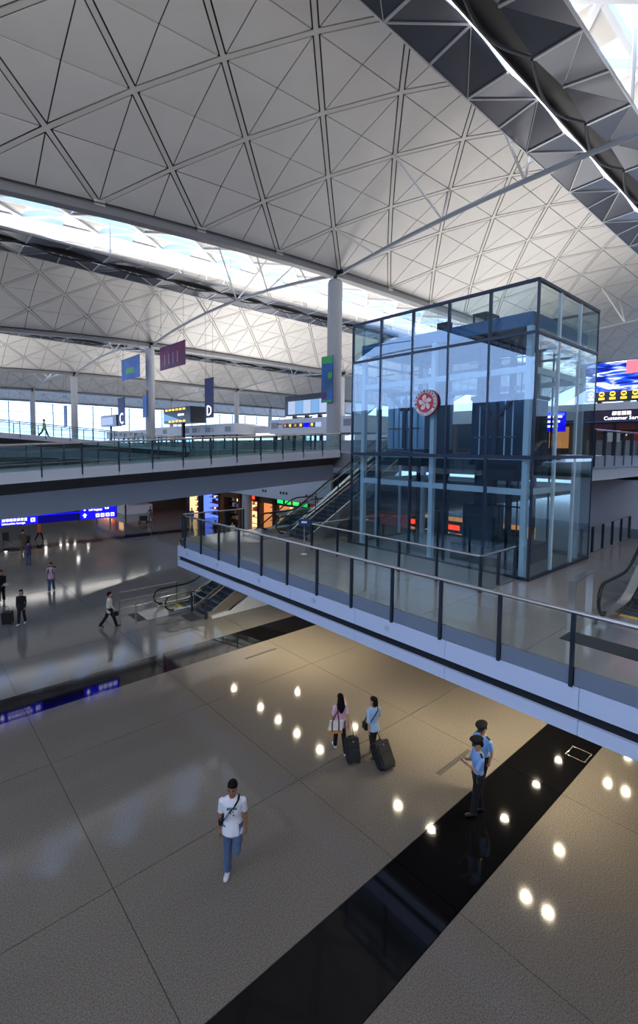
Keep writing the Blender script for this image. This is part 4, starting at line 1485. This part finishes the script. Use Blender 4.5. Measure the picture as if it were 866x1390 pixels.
def person(loc, heading, h, label, top, legs_mat, shoe, hair, skin='skin', sleeve='short', legs=((0, 0), (0, 0)), arms=((0, 6, 10, 0), (0, 6, 10, 0)),
           lean=0, head=(0, 0), female=False, hairstyle='short', cap=None, voxel=0.012, collar=None, group=None, skirt=False, jacket_len=0.0, belt=None, face=False, wide=1.0):
    """heading: world angle of the direction faced. legs: (swing, knee bend) right, left. arms: (swing, spread, elbow, inward) right, left."""
    t = thing('person', loc, label, 'person', group, rotz=math.radians(heading - 90))
    t.scale = (1, 1, 1)
    k_ = h / 1.75
    V = lambda x, y, z: Vector((x, y, z)) * k_
    hipw = .088 if not female else .085
    sw = (.185 if not female else .158) * wide
    J = {}
    for side, sx in ((0, 1), (1, -1)):
        a, b = math.radians(legs[side][0]), math.radians(legs[side][1])
        hip = V(sx * hipw, 0, .92)
        knee = hip + V(0, math.sin(a), -math.cos(a)) * .43
        ank = knee + V(0, math.sin(a - b), -math.cos(a - b)) * .41
        fp = a - b * .75 if b > 20 else (a - b) * .6
        fd = Vector((sx * .12, math.cos(fp), math.sin(fp))).normalized()
        dn = Vector((0, math.sin(fp), -math.cos(fp)))
        heel = ank + (dn * .055 - fd * .05) * k_
        toe = ank + (dn * .065 + fd * .165) * k_
        J[side] = (hip, knee, ank, heel, toe)
    lowest = min(min(J[s_][3].z, J[s_][4].z) for s_ in (0, 1)) - .028 * k_
    drop = Vector((0, 0, -lowest))
    for s_ in (0, 1):
        J[s_] = tuple(p + drop for p in J[s_])
    pel = V(0, 0, .93) + drop
    L_ = math.radians(lean)
    sp = Vector((0, math.sin(L_), math.cos(L_)))
    S_ = lambda x, d, f=0.0: pel + Vector((x, 0, 0)) * k_ + sp * d * k_ + Vector((0, math.cos(L_), -math.sin(L_))) * f * k_
    A = {}
    for side, sx in ((0, 1), (1, -1)):
        a, b, e, c = [math.radians(q) for q in arms[side]]
        sh = S_(sx * sw, .468)
        el = sh + Vector((sx * math.sin(b), math.sin(a) * math.cos(b), -math.cos(a) * math.cos(b))) * .285 * k_
        fdir = Vector((-sx * math.sin(c), math.sin(a + e) * math.cos(c), -math.cos(a + e) * math.cos(c))).normalized()
        wr = el + fdir * .245 * k_
        A[side] = (sh, el, wr, fdir)
    f_ = .92 if female else 1.0
    # ---------------- body
    mb = MB()

    def torso(o_, lo, hi, sx_=1.0):
        secs = [(-.10, .150, .105, 0), (-.02, .158, .112, 0), (.08, .146 if not female else .138, .104, .005), (.18, .138 if not female else .118, .098, .005), (.30, .158 if not female else .138, .112, .012), (.42, .178 if not female else .150, .112, .006), (.50, .150 if not female else .128, .085, 0), (.55, .07, .06, 0)]
        return [(S_(0, d, f), (a * wide + o_) * k_, (b + o_) * k_) for d, a, b, f in secs if lo <= d <= hi]
    loft(mb, torso(0, -1, 1))
    hp, hy = math.radians(head[0]), math.radians(head[1])
    hc = S_(0, .70, .015)
    hu = (Matrix.Rotation(hy, 3, 'Z') @ Matrix.Rotation(-hp - L_ * .5, 3, 'X'))
    HV = lambda x, y, z: hc + hu @ (Vector((x, y, z)) * k_ * 1.1)
    loft(mb, [(S_(0, .50), .058 * k_, .058 * k_), (S_(0, .60, .01), .052 * k_, .055 * k_)])
    hs = [(-.115, .034, .036, .045), (-.09, .052, .058, .028), (-.05, .066, .082, .01), (0, .074, .096, 0), (.045, .076, .1, -.004), (.085, .066, .086, -.006), (.112, .04, .052, -.008)]

    def headloft(m_, o_, rows):
        cs = [[HV((a + o_) * math.cos(2 * math.pi * q / 14), y + (b + o_) * math.sin(2 * math.pi * q / 14), z) for q in range(14)] for z, a, b, y in rows]
        m_.rings(cs)
    headloft(mb, 0, hs)
    loft(mb, [(HV(0, .088, .012), .008 * k_, .010 * k_), (HV(0, .108, -.022), .014 * k_, .014 * k_)], 8)
    for sx in (-1, 1):
        loft(mb, [(HV(sx * .074, -.005, .018), .010 * k_, .018 * k_), (HV(sx * .074, -.002, -.02), .008 * k_, .014 * k_)], 8)
    for s_ in (0, 1):
        hip, knee, ank, heel, toe = J[s_]
        loft(mb, [(hip + Vector((0, 0, .03)), .085 * k_ * f_, .09 * k_ * f_), (hip.lerp(knee, .5), .07 * k_, .074 * k_), (knee, .054 * k_, .057 * k_), (knee.lerp(ank, .35), .053 * k_, .056 * k_), (ank, .036 * k_, .04 * k_)])
        loft(mb, [(heel, .033 * k_, .03 * k_), (heel.lerp(toe, .5), .042 * k_, .03 * k_), (toe, .036 * k_, .022 * k_)], 10)
        sh, el, wr, fd = A[s_]
        loft(mb, [(sh, .052 * k_ * f_, .052 * k_ * f_), (sh.lerp(el, .5), .044 * k_ * f_, .046 * k_ * f_), (el, .036 * k_ * f_, .037 * k_ * f_), (el.lerp(wr, .3), .037 * k_ * f_, .037 * k_ * f_), (wr, .024 * k_, .027 * k_)])
        loft(mb, [(wr, .022 * k_, .026 * k_), (wr + fd * .05 * k_, .019 * k_, .041 * k_), (wr + fd * .088 * k_, .016 * k_, .039 * k_)], 10)
    body = skinned('body', mb, skin, t, voxel * k_)
    # fingers, grown out of the palms; added to the same mesh once the skin is fused
    fm_ = MB()
    for s_, sx in ((0, 1), (1, -1)):
        sh, el, wr, fd = A[s_]
        palm = wr + fd * .075 * k_
        ax = Vector((1, 0, 0)) - fd * fd.x
        if ax.length < .2:
            ax = Vector((0, 0, 1)) - fd * fd.z
        ax.normalize()
        across = fd.cross(ax).normalized()
        inward = ax * (-sx)
        for q, ln in enumerate((.066, .076, .071, .054)):
            o_ = across * ((q - 1.5) * .0205 * k_) * (1 if across.y > 0 else -1) * -1
            p0 = palm + o_
            p1 = p0 + (fd * .55 + inward * .12).normalized() * ln * .5 * k_
            p2 = p1 + (fd * .6 + inward * .55).normalized() * ln * .45 * k_
            p3 = p2 + (fd * .2 + inward * .8).normalized() * ln * .25 * k_
            fm_.tube([p0, p1, p2, p3], .0088 * k_, 6, .0065 * k_)
        fwd = across * (1 if across.y > 0 else -1)
        p0 = wr + fd * .03 * k_ + fwd * .028 * k_
        p1 = p0 + (fd * .6 + fwd * .7 + inward * .2).normalized() * .036 * k_
        p2 = p1 + (fd * .9 + fwd * .15 + inward * .3).normalized() * .032 * k_
        fm_.tube([p0, p1, p2], .0105 * k_, 6, .0075 * k_)
    body['_fingers'] = 1
    FING[body.name] = fm_
    # ---------------- clothes
    mb = MB()
    loft(mb, torso(.016, -.06 - jacket_len if not belt else -.03, .52))
    if jacket_len:
        loft(mb, [(S_(0, -.10 - jacket_len), .185 * k_ * wide, .135 * k_), (S_(0, .05), .168 * k_ * wide, .125 * k_)])
    else:
        if not belt:
            loft(mb, [(S_(0, -.13, .012), .206 * k_ * wide * f_, .172 * k_), (S_(0, -.05, .008), .196 * k_ * wide * f_, .156 * k_), (S_(0, .08), .172 * k_ * wide * f_, .126 * k_)])
    for s_ in (0, 1):
        sh, el, wr, fd = A[s_]
        if sleeve == 'short':
            loft(mb, [(sh, .066 * k_ * f_, .066 * k_ * f_), (sh.lerp(el, .4), .064 * k_ * f_, .066 * k_ * f_), (sh.lerp(el, .8), .060 * k_ * f_, .064 * k_ * f_)])
        elif sleeve == 'elbow':
            loft(mb, [(sh, .064 * k_ * f_, .064 * k_ * f_), (sh.lerp(el, .5), .062 * k_ * f_, .064 * k_ * f_), (el, .058 * k_ * f_, .06 * k_ * f_), (el.lerp(wr, .2), .056 * k_ * f_, .058 * k_ * f_)])
        else:
            loft(mb, [(sh, .064 * k_ * f_, .064 * k_ * f_), (sh.lerp(el, .5), .056 * k_ * f_, .058 * k_ * f_), (el, .050 * k_ * f_, .051 * k_ * f_), (wr, .038 * k_, .04 * k_)])
    skinned('top', mb, top, t, voxel * k_, 3)
    mb = MB()
    bt = 1.13 if belt else (1.0 if female else 1.09)
    loft(mb, [(S_(0, .06), .158 * k_ * wide * f_ * bt, .116 * k_ * bt), (S_(0, -.05), .168 * k_ * f_ * wide, .122 * k_), (S_(0, -.13), .16 * k_ * f_ * wide, .115 * k_)])
    for s_ in (0, 1):
        hip, knee, ank, heel, toe = J[s_]
        if skirt:
            loft(mb, [(hip, .1 * k_, .1 * k_), (hip.lerp(knee, .95), .11 * k_, .1 * k_)])
        else:
            loft(mb, [(hip + Vector((0, 0, .04)), .094 * k_ * f_ * bt, .102 * k_ * f_ * bt), (hip.lerp(knee, .5), .084 * k_ * f_ * bt, .09 * k_ * f_ * bt), (knee, .07 * k_ * bt, .075 * k_ * bt), (knee.lerp(ank, .5), .066 * k_ * bt, .07 * k_ * bt), (ank + (ank - knee).normalized() * .005, .064 * k_ * bt, .07 * k_ * bt)])
    skinned('skirt' if skirt else 'trousers', mb, legs_mat, t, voxel * k_, 3)
    for s_ in (0, 1):
        hip, knee, ank, heel, toe = J[s_]
        mb = MB()
        loft(mb, [(heel + (toe - heel).normalized() * -.01, .042 * k_, .038 * k_), (heel.lerp(toe, .45), .05 * k_, .036 * k_), (heel.lerp(toe, .8), .05 * k_, .03 * k_), (toe + (toe - heel).normalized() * .02, .036 * k_, .024 * k_)], 12)
        loft(mb, [(ank.lerp(heel, .6), .04 * k_, .045 * k_), (ank, .04 * k_, .045 * k_)], 10)
        skinned('shoe', mb, shoe, t, max(voxel * k_, .01), 2)
    # ---------------- hair
    mb = MB()
    rows = [(.03, .079, .092, -.018), (.06, .081, .1, -.012), (.09, .074, .094, -.009), (.118, .05, .064, -.01), (.128, .02, .03, -.01)]
    headloft(mb, .004, rows)
    back = [(-.05, .058, .05, -.048), (0, .07, .066, -.042), (.06, .076, .08, -.03)]
    headloft(mb, .004, back)
    if hairstyle == 'long':
        loft(mb, [(HV(0, -.045, .06), .092 * k_, .06 * k_), (HV(0, -.06, -.03), .106 * k_, .06 * k_), (S_(0, .58, -.08), .12 * k_, .055 * k_), (S_(0, .48, -.115), .125 * k_, .04 * k_), (S_(0, .38, -.125), .085 * k_, .03 * k_), (S_(0, .31, -.125), .03 * k_, .018 * k_)])
    elif hairstyle == 'bob':
        loft(mb, [(HV(0, -.045, .05), .084 * k_, .06 * k_), (HV(0, -.055, -.04), .09 * k_, .055 * k_), (HV(0, -.06, -.12), .08 * k_, .045 * k_)])
    skinned('hair', mb, hair, t, max(voxel * k_ * .9, .01), 3)
    if face:
        for sx in (-1, 1):
            m_ = MB()
            loft(m_, [(HV(sx * .03 - .012, .088, .012), .004 * k_, .005 * k_), (HV(sx * .03, .092, .012), .006 * k_, .007 * k_), (HV(sx * .03 + .012, .088, .012), .004 * k_, .005 * k_)], 8, (0, 0, 1))
            lbuild('eye', m_, 'eye_dark', t)
            m_ = MB()
            loft(m_, [(HV(sx * .03 - .02, .089, .032), .004 * k_, .004 * k_), (HV(sx * .03 + .02, .089, .034), .004 * k_, .004 * k_)], 6, (0, 0, 1))
            lbuild('eyebrow', m_, hair, t)
        m_ = MB()
        loft(m_, [(HV(-.022, .084, -.058), .004 * k_, .006 * k_), (HV(0, .09, -.058), .006 * k_, .008 * k_), (HV(.022, .084, -.058), .004 * k_, .006 * k_)], 8, (0, 0, 1))
        lbuild('mouth', m_, 'lip', t)
    if cap:
        c = MB()
        def ring(rx, ry, z, y=0.0, tilt=0.0, n=24):
            return [HV(rx * math.cos(2 * math.pi * q / n), y + ry * math.sin(2 * math.pi * q / n), z + tilt * math.sin(2 * math.pi * q / n)) for q in range(n)]
        c.rings([ring(.083, .104, .045, -.004), ring(.083, .104, .085, -.004), ring(.122, .138, .118, .0, .018), ring(.126, .142, .128, .0, .02), ring(.11, .125, .142, 0, .02), ring(.05, .06, .147, 0, .016)])
        cp = lbuild('cap', c, cap, t)
        v_ = MB()
        pts = [HV(.08 * math.cos(q), .03 + .105 * math.sin(q), .05 - .03 * math.sin(q)) for q in [math.radians(15 + 15 * i) for i in range(11)]]
        v_.prism(pts, hu @ Vector((0, 0, -.008)))
        lbuild('visor', v_, 'leather_black', cp)
        b_ = MB()
        b_.prism([HV(-.014, .112, .09), HV(.014, .112, .09), HV(.012, .118, .118), HV(-.012, .118, .118)], hu @ Vector((0, .006, 0)))
        lbuild('badge', b_, 'stainless', cp)
    if belt:
        m_ = MB()
        loft(m_, [(S_(0, -.015), .186 * k_ * wide, .138 * k_), (S_(0, .03), .184 * k_ * wide, .136 * k_)], 16)
        lbuild('belt', m_, belt, t)
    J['S'], J['A'], J['HV'], J['k'] = S_, A, HV, k_
    return t, J


FING = {}


def strap(mb, pts, w=.022, th=.006):
    """flat band through points"""
    for a, b in zip(pts[:-1], pts[1:]):
        mb.bar(a, b, w, th)
    return mb


def w2(t, p):
    """point in a person's own frame to world"""
    r = Matrix.Rotation(t.rotation_euler.z, 3, 'Z')
    return Vector(t.location) + r @ Vector(p)


def suitcase(label, loc, heading, tilt, w, d, h, hand, mat='case_black'):
    """wheeled case; heading is the walking direction, the case leans toward it by tilt; hand is the grip height along the handle"""
    t = thing('suitcase', loc, label, 'suitcase')
    t.rotation_euler = (math.radians(-tilt), 0, math.radians(heading - 90))
    b = MB()
    rr = .045
    ringp = []
    for cx, cz, a0 in ((w / 2 - rr, .07 + rr, -90), (w / 2 - rr, .07 + h - rr, 0), (-w / 2 + rr, .07 + h - rr, 90), (-w / 2 + rr, .07 + rr, 180)):
        for q in range(4):
            a = math.radians(a0 + 30 * q)
            ringp.append((cx + rr * math.cos(a), cz + rr * math.sin(a)))
    b.rings([[Vector((x * .96, y, z if False else (z - .07 - h / 2) * .97 + .07 + h / 2)) for x, z in ringp] if e else [Vector((x, y, z)) for x, z in ringp] for y, e in ((-d / 2, 1), (-d / 2 + .025, 0), (d / 2 - .025, 0), (d / 2, 1))])
    lbuild('body', b, mat, t, False)
    lbuild('pocket', MB().box(-w * .38, w * .38, -d / 2 - .03, -d / 2 + .005, .13, .07 + h * .55), mat, t, False)
    lbuild('pocket', MB().box(-w * .38, w * .38, -d / 2 - .025, -d / 2 + .005, .07 + h * .6, .07 + h * .9), mat, t, False)
    lbuild('logo_tag', MB().lathe([(.018, -d / 2 - .035), (.018, -d / 2 - .02)], (0, 0, .07 + h * .84), 10, 'y'), 'stainless', t, False)
    lbuild('top_handle', MB().tube([(-.09, -.02, .07 + h), (-.07, -.02, .1 + h), (.07, -.02, .1 + h), (.09, -.02, .07 + h)], .012, 6), 'leather_black', t)
    hx = w * .3
    lbuild('pull_handle', MB().tube([(-hx, d / 2 - .03, .07 + h * .9), (-hx, d / 2 - .03, hand), (hx, d / 2 - .03, hand), (hx, d / 2 - .03, .07 + h * .9)], .011, 6), 'dark_steel', t)
    for sx in (-1, 1):
        lbuild('wheel', MB().lathe([(.045, sx * w * .38 - .02), (.045, sx * w * .38 + .02)], (0, d / 2 - .06, .045), 14, 'x'), 'rubber', t, False)
        lbuild('foot', MB().box(sx * w * .36 - .03, sx * w * .36 + .03, -d / 2 + .02, -d / 2 + .07, .02, .075), 'rubber', t, False)
    return t


# --- man in the white T-shirt walking toward the viewer
t, J = person((4.70, 7.68, 0), 232, 1.86, 'man in white print T-shirt and jeans walking with a black sling bag', 'tee_white', 'denim', 'shoe_white', 'hair_black', 'skin_tan',
              legs=((4, 3), (17, 96)), arms=((-4, 7, 14, -4), (-8, 8, 18, -4)), head=(2, -8), voxel=.008, face=True, lean=2)
S_, k_ = J['S'], J['k']
pr = MB()
for q, (x, z) in enumerate(((-.075, .385), (-.045, .395), (-.015, .40), (.015, .40), (.045, .395))):
    pr.box(x * k_, (x + .022) * k_, 0, .01, 0, .035 * k_)
pr = MB()
for q in range(6):
    c = S_(-.075 + .03 * q, .40 - .004 * abs(q - 2.5), .134)
    pr.box(c.x - .011, c.x + .011, c.y - .012, c.y + .006, c.z - .02, c.z + .02)
lbuild('shirt_print', pr, 'teal_print', t, False)
pr = MB()
for q, (x, z) in enumerate(((-.02, .33), (.015, .30), (-.03, .27), (.03, .34))):
    c = S_(x, z, .132)
    pr.box(c.x - .012, c.x + .016, c.y - .012, c.y + .006, c.z - .012, c.z + .012)
lbuild('shirt_print', pr, 'grey_cloth', t, False)
bag = thing('sling_bag', w2(t, S_(.2, .06, -.05)), 'small black sling bag worn across the white T-shirt', 'bag')
bag.rotation_euler = t.rotation_euler
o = Vector(S_(.2, .06, -.05))
bm_ = MB()
loft(bm_, [(Vector((0.01, -.08, .02)), .05, .09), (Vector((0.015, .02, 0)), .06, .11), (Vector((0.01, .1, .02)), .05, .085)], 12, (1, 0, 0))
lbuild('pouch', bm_, 'leather_black', bag)
st = MB()
pp = [S_(.175, .1, .07), S_(.13, .2, .128), S_(.05, .33, .15), S_(-.05, .44, .135), S_(-.11, .52, .09), S_(-.12, .545, .0), S_(-.08, .48, -.11), S_(.05, .33, -.135), S_(.15, .16, -.12)]
strap(st, [p - o for p in pp], .04, .012)
lbuild('strap', st, 'black_cloth', bag, False)

# --- two women with wheeled cases
t, J = person((8.90, 9.0, 0), 62, 1.62, 'woman in pink shirt and black trousers walking away with shoulder bag', 'pink_shirt', 'black_cloth', 'shoe_white', 'hair_black', female=True, hairstyle='long',
              legs=((-16, 16), (16, 4)), arms=((-20, 8, 4, -4), (-4, 14, 60, 10)), voxel=.009)
S_ = J['S']
o = S_(-.17, -.14, -.2)
bag = thing('shoulder_bag', w2(t, o), 'white canvas shoulder bag with tan base and maroon straps', 'bag')
bag.rotation_euler = (0, 0, t.rotation_euler.z - .15)
lbuild('pouch', MB().prism([(-.22, -.07, .03), (-.22, .07, .03), (-.17, .04, .27), (-.17, -.04, .27)], (.36, 0, 0)), 'canvas_white', bag, False)
lbuild('base', MB().box(-.235, .155, -.078, .078, -.04, .045), 'leather_tan', bag, False)
for x in (-.12, .06):
    st = MB()
    strap(st, [Vector((x, -.075, .02)), Vector((x, -.055, .27)), S_(-.13, .42, -.15) - o, S_(-.13, .555, -.02) - o, S_(-.14, .46, .1) - o], .032, .014)
    lbuild('strap', st, 'maroon', bag, False)
wr = w2(t, J['A'][0][2])
suitcase('narrow black wheeled suitcase pulled by the woman in pink', (8.82, 8.38, 0), 66, 22, .36, .24, .56, 1.0)

t, J = person((9.45, 8.28, 0), 70, 1.62, 'woman in pale blue blouse and black trousers pulling a large case', 'pale_blue_shirt', 'black_cloth', 'leather_black', 'hair_brown', female=True, hairstyle='bob', sleeve='elbow',
              legs=((12, 4), (-12, 14)), arms=((16, 16, 62, -10), (-16, 6, 4, -4)), head=(0, 35), voxel=.009, wide=1.05)
S_ = J['S']
o = S_(-.24, .0, .05)
bag = thing('cross_body_bag', w2(t, o), 'small black cross-body bag on the woman in pale blue', 'bag')
bag.rotation_euler = t.rotation_euler
lbuild('pouch', MB().prism([(-.04, -.08, -.1), (.04, -.08, -.1), (.04, -.08, .08), (-.04, -.08, .08)], (0, .18, 0)), 'leather_black', bag, False)
st = MB()
strap(st, [Vector((0, -.05, .08)), S_(-.16, .18, -.13) - o, S_(-.04, .34, -.145) - o, S_(.07, .47, -.125) - o, S_(.13, .53, -.02) - o, S_(.08, .47, .11) - o, S_(-.08, .28, .145) - o, Vector((0, .06, .08))], .025, .01)
lbuild('strap', st, 'black_cloth', bag, False)
hd = w2(t, J['A'][0][2] + J['A'][0][3] * .1)
bag = thing('paper_bag', hd - Vector((0, 0, .16)), 'small crumpled white bag held by the woman in pale blue', 'bag')
bm_ = MB()
loft(bm_, [(Vector((0, 0, 0)), .07, .05), (Vector((.01, 0, .08)), .075, .05), (Vector((0, .01, .17)), .03, .02)], 8)
lbuild('pouch', bm_, 'canvas_white', bag)
suitcase('large black wheeled suitcase tilted behind the woman in pale blue', (9.30, 7.62, 0), 82, 34, .44, .28, .62, 1.05)

# --- two police officers
t, J = person((9.70, 5.33, 0), 140, 1.74, 'police officer in light blue shirt and cap looking at a phone', 'uniform_blue', 'navy_cloth', 'leather_black', 'hair_black', cap='black_cloth',
              legs=((-7, 2), (9, 3)), arms=((16, 6, 96, 24), (26, 8, 104, 8)), head=(18, 0), voxel=.009, belt='leather_black', wide=1.08)
S_ = J['S']
for sx in (-1, 1):
    c = S_(sx * .15, .535, -.01)
    lbuild('epaulette', MB().bar(c + Vector((sx * -.05, 0, .012)), c + Vector((sx * .06, 0, -.022)), .05, .014), 'black_cloth', t, False)
hd = w2(t, J['A'][1][2] + J['A'][1][3] * .12)
ph = thing('mobile_phone', hd, 'mobile phone in the hand of the nearer police officer', 'phone')
ph.rotation_euler = (math.radians(-40), 0, t.rotation_euler.z)
lbuild('case', MB().box(-.035, .035, -.006, .006, -.07, .07), 'leather_black', ph, False)
lbuild('screen', MB().box(-.03, .03, -.008, -.006, -.055, .055), 'screen_grey', ph, False)
c = S_(-.21, .02, .06)
lbuild('radio', MB().box(c.x - .03, c.x + .03, c.y - .04, c.y + .04, c.z - .1, c.z + .08), 'leather_black', t, False)
t, J = person((10.36, 5.60, 0), 168, 1.74, 'police officer in light blue shirt standing behind the officer with phone', 'uniform_blue', 'navy_cloth', 'leather_black', 'hair_black', cap='black_cloth',
              legs=((0, 0), (12, 4)), arms=((-8, 6, 14, 0), (-10, 8, 18, 8)), head=(24, 8), voxel=.009, belt='leather_black', wide=1.08)
S_ = J['S']
for sx in (-1, 1):
    c = S_(sx * .15, .535, -.01)
    lbuild('epaulette', MB().bar(c + Vector((sx * -.05, 0, .012)), c + Vector((sx * .06, 0, -.022)), .05, .014), 'black_cloth', t, False)

# --- people farther off
FV = .016
t, J = person((7.2, 22.4, 0), 350, 1.66, 'man in cream jacket and black trousers striding toward the arrivals escalator', 'cream_cloth', 'black_cloth', 'leather_black', 'hair_black', sleeve='long', legs=((24, 8), (-20, 18)), arms=((14, 5, 20, 0), (-14, 5, 10, 0)), voxel=FV, jacket_len=.06)
hd = w2(t, J['A'][0][2])
o = build('document_case', MB().box(hd.x - .12, hd.x + .12, hd.y - .14, hd.y - .08, hd.z - .26, hd.z - .05), 'leather_black')
setprops(o, 'small black document case carried by the man in cream', 'bag')
t, J = person((4.22, 25.3, 0), 236, 1.62, 'woman dressed all in black walking with a dark trolley case', 'black_cloth', 'black_cloth', 'shoe_white', 'hair_black', sleeve='long', female=True, hairstyle='bob', legs=((12, 4), (-8, 12)), arms=((-6, 8, 10, 0), (4, 10, 24, 0)), voxel=FV, wide=1.12)
suitcase('dark wheeled case beside the woman dressed in black', (3.75, 25.75, 0), 236, 6, .42, .3, .55, .95)
t, J = person((6.5, 30.0, 0), 238, 1.66, 'person in pink top with black backpack straps walking toward the viewer', 'pink_shirt', 'denim', 'shoe_white', 'hair_black', legs=((8, 2), (-8, 10)), arms=((0, 7, 20, 0), (0, 7, 20, 0)), voxel=FV)
S_ = J['S']
o = S_(0, .3, -.2)
bag = thing('backpack', w2(t, o) - Vector((0, 0, .2)), 'black backpack worn by the person in pink top', 'backpack')
bag.rotation_euler = t.rotation_euler
lbuild('pack', MB().box(-.15, .15, -.08, .09, 0, .42), 'black_cloth', bag, False)
for sx in (-1, 1):
    st = MB()
    strap(st, [Vector((sx * .1, .09, .4)), S_(sx * .11, .54, 0) - o + Vector((0, 0, .2)), S_(sx * .11, .4, .135) - o + Vector((0, 0, .2)), S_(sx * .13, .2, .12) - o + Vector((0, 0, .2)), Vector((sx * .13, .09, .08))], .05, .014)
    lbuild('strap', st, 'black_cloth', bag, False)
person((4.05, 29.6, 0), 250, 1.70, 'person in dark suit at the left edge holding white papers', 'black_cloth', 'black_cloth', 'leather_black', 'hair_black', sleeve='long', legs=((8, 2), (-6, 8)), arms=((10, 6, 50, 10), (10, 6, 50, 14)), voxel=FV, jacket_len=.08)
o = build('paper_sheet', MB().box(4.10, 4.32, 29.18, 29.2, .95, 1.08), 'canvas_white')
setprops(o, 'white papers held by the person in dark suit', 'papers')
person((6.8, 37.7, 0), 60, 1.70, 'person in purple shirt and blue jeans standing with back turned', 'purple_cloth', 'denim', 'leather_black', 'hair_black', legs=((2, 0), (-4, 2)), voxel=.02)
person((7.45, 43.2, 0), 70, 1.66, 'person in brown coat pushing luggage under the blue sign', 'brown_cloth', 'brown_cloth', 'leather_black', 'hair_black', sleeve='long', voxel=.02, jacket_len=.2, legs=((6, 2), (-8, 6)))
person((9.4, 47.2, 0), 20, 1.64, 'person in orange top and black leggings under the blue sign', 'orange_cloth', 'black_cloth', 'leather_black', 'hair_black', voxel=.02, legs=((20, 6), (-18, 16)))
person((15.6, 32.5, 0), 60, 1.62, 'woman in beige dress beside the corner of the mezzanine', 'beige_cloth', 'beige_cloth', 'leather_black', 'hair_black', female=True, hairstyle='long', skirt=True, voxel=.018, legs=((10, 2), (-10, 8)))
person((21.1, 51.5, 0), 200, 1.68, 'distant person in brown pushing a baggage trolley', 'brown_cloth', 'brown_cloth', 'leather_black', 'hair_black', sleeve='long', voxel=.022, arms=((30, 6, 30, 0), (30, 6, 30, 0)), legs=((12, 4), (-10, 10)))
person((24.0, 47.5, 0), 250, 1.68, 'distant person in teal blue near the shop entrance', 'blue_beam', 'grey_cloth', 'leather_black', 'hair_black', sleeve='long', voxel=.022, legs=((6, 2), (-8, 8)))
person((21.5, 38.0, 0), 230, 1.70, 'person in black standing before the shops behind the mezzanine', 'black_cloth', 'black_cloth', 'leather_black', 'hair_black', sleeve='long', voxel=.022)
person((22.4, 36.6, 0), 250, 1.66, 'person in white shirt standing before the shops behind the mezzanine', 'white_paint', 'black_cloth', 'leather_black', 'hair_black', voxel=.022)
person((10.9, 51.6, 9.10), 10, 1.72, 'worker in lime vest walking on the distant footbridge', 'lime_cloth', 'navy_cloth', 'leather_black', 'hair_black', sleeve='long', voxel=.022, legs=((26, 6), (-24, 16)))
# baggage trolley
t = thing('baggage_trolley', (20.3, 51.2, 0), 'distant steel baggage trolley loaded with a dark bag', 'trolley')
build('frame', MB().tube([(19.7, 50.9, .2), (20.7, 50.9, .2), (20.8, 50.9, 1.0), (20.8, 51.5, 1.0), (20.7, 51.5, .2), (19.7, 51.5, .2)], .025, 6), 'stainless', t)
for x in (19.8, 20.6):
    for y in (50.95, 51.45):
        build('wheel', MB().lathe([(.09, y - .02), (.09, y + .02)], (x, 0, .09), 12, 'y'), 'rubber', t)
build('load', MB().box(19.8, 20.5, 50.95, 51.45, .23, .75), 'case_black', t)
suitcase('black upright suitcase standing under the blue hanging sign', (7.05, 48.2, 0), 250, 0, .46, .3, .72, 1.0)
suitcase('dark suitcase beside the person in brown coat', (8.2, 45.8, 0), 250, 0, .46, .3, .66, 1.0)

# ------------------------------------------------------------------ fuse the figures
bpy.context.view_layer.update()
dg = bpy.context.evaluated_depsgraph_get()
new = []
for o in PENDING:
    me = bpy.data.meshes.new_from_object(o.evaluated_get(dg))
    new.append((o, me))
for o, me in new:
    o.modifiers.clear()
    if o.name in FING:
        f_ = FING[o.name]
        nv, nf = len(me.vertices), None
        vs_ = [tuple(v.co) for v in me.vertices] + [tuple(p) for p in f_.v]
        fs_ = [tuple(p.vertices) for p in me.polygons] + [tuple(i + nv for i in q) for q in f_.f]
        m2 = bpy.data.meshes.new('body')
        m2.from_pydata(vs_, [], fs_)
        m2.materials.append(o.data.materials[0])
        m2.polygons.foreach_set('use_smooth', [True] * len(m2.polygons))
        del o['_fingers']
        o.data = m2
    else:
        mt_ = o.data.materials[0]
        me.materials.clear()
        me.materials.append(mt_)
        o.data = me

# ------------------------------------------------------------------ lettering becomes plain meshes
for o in [o for o in scn.objects if o.type == 'FONT']:
    me = bpy.data.meshes.new_from_object(o.evaluated_get(dg))
    nm = o.name
    n = bpy.data.objects.new(nm, me)
    par, mb_ = o.parent, o.matrix_basis.copy()
    mt_ = o.data.materials[0]
    bpy.data.objects.remove(o)
    n.name = nm
    COL.objects.link(n)
    n.parent = par
    n.matrix_basis = mb_
    me.materials.clear()
    me.materials.append(mt_)
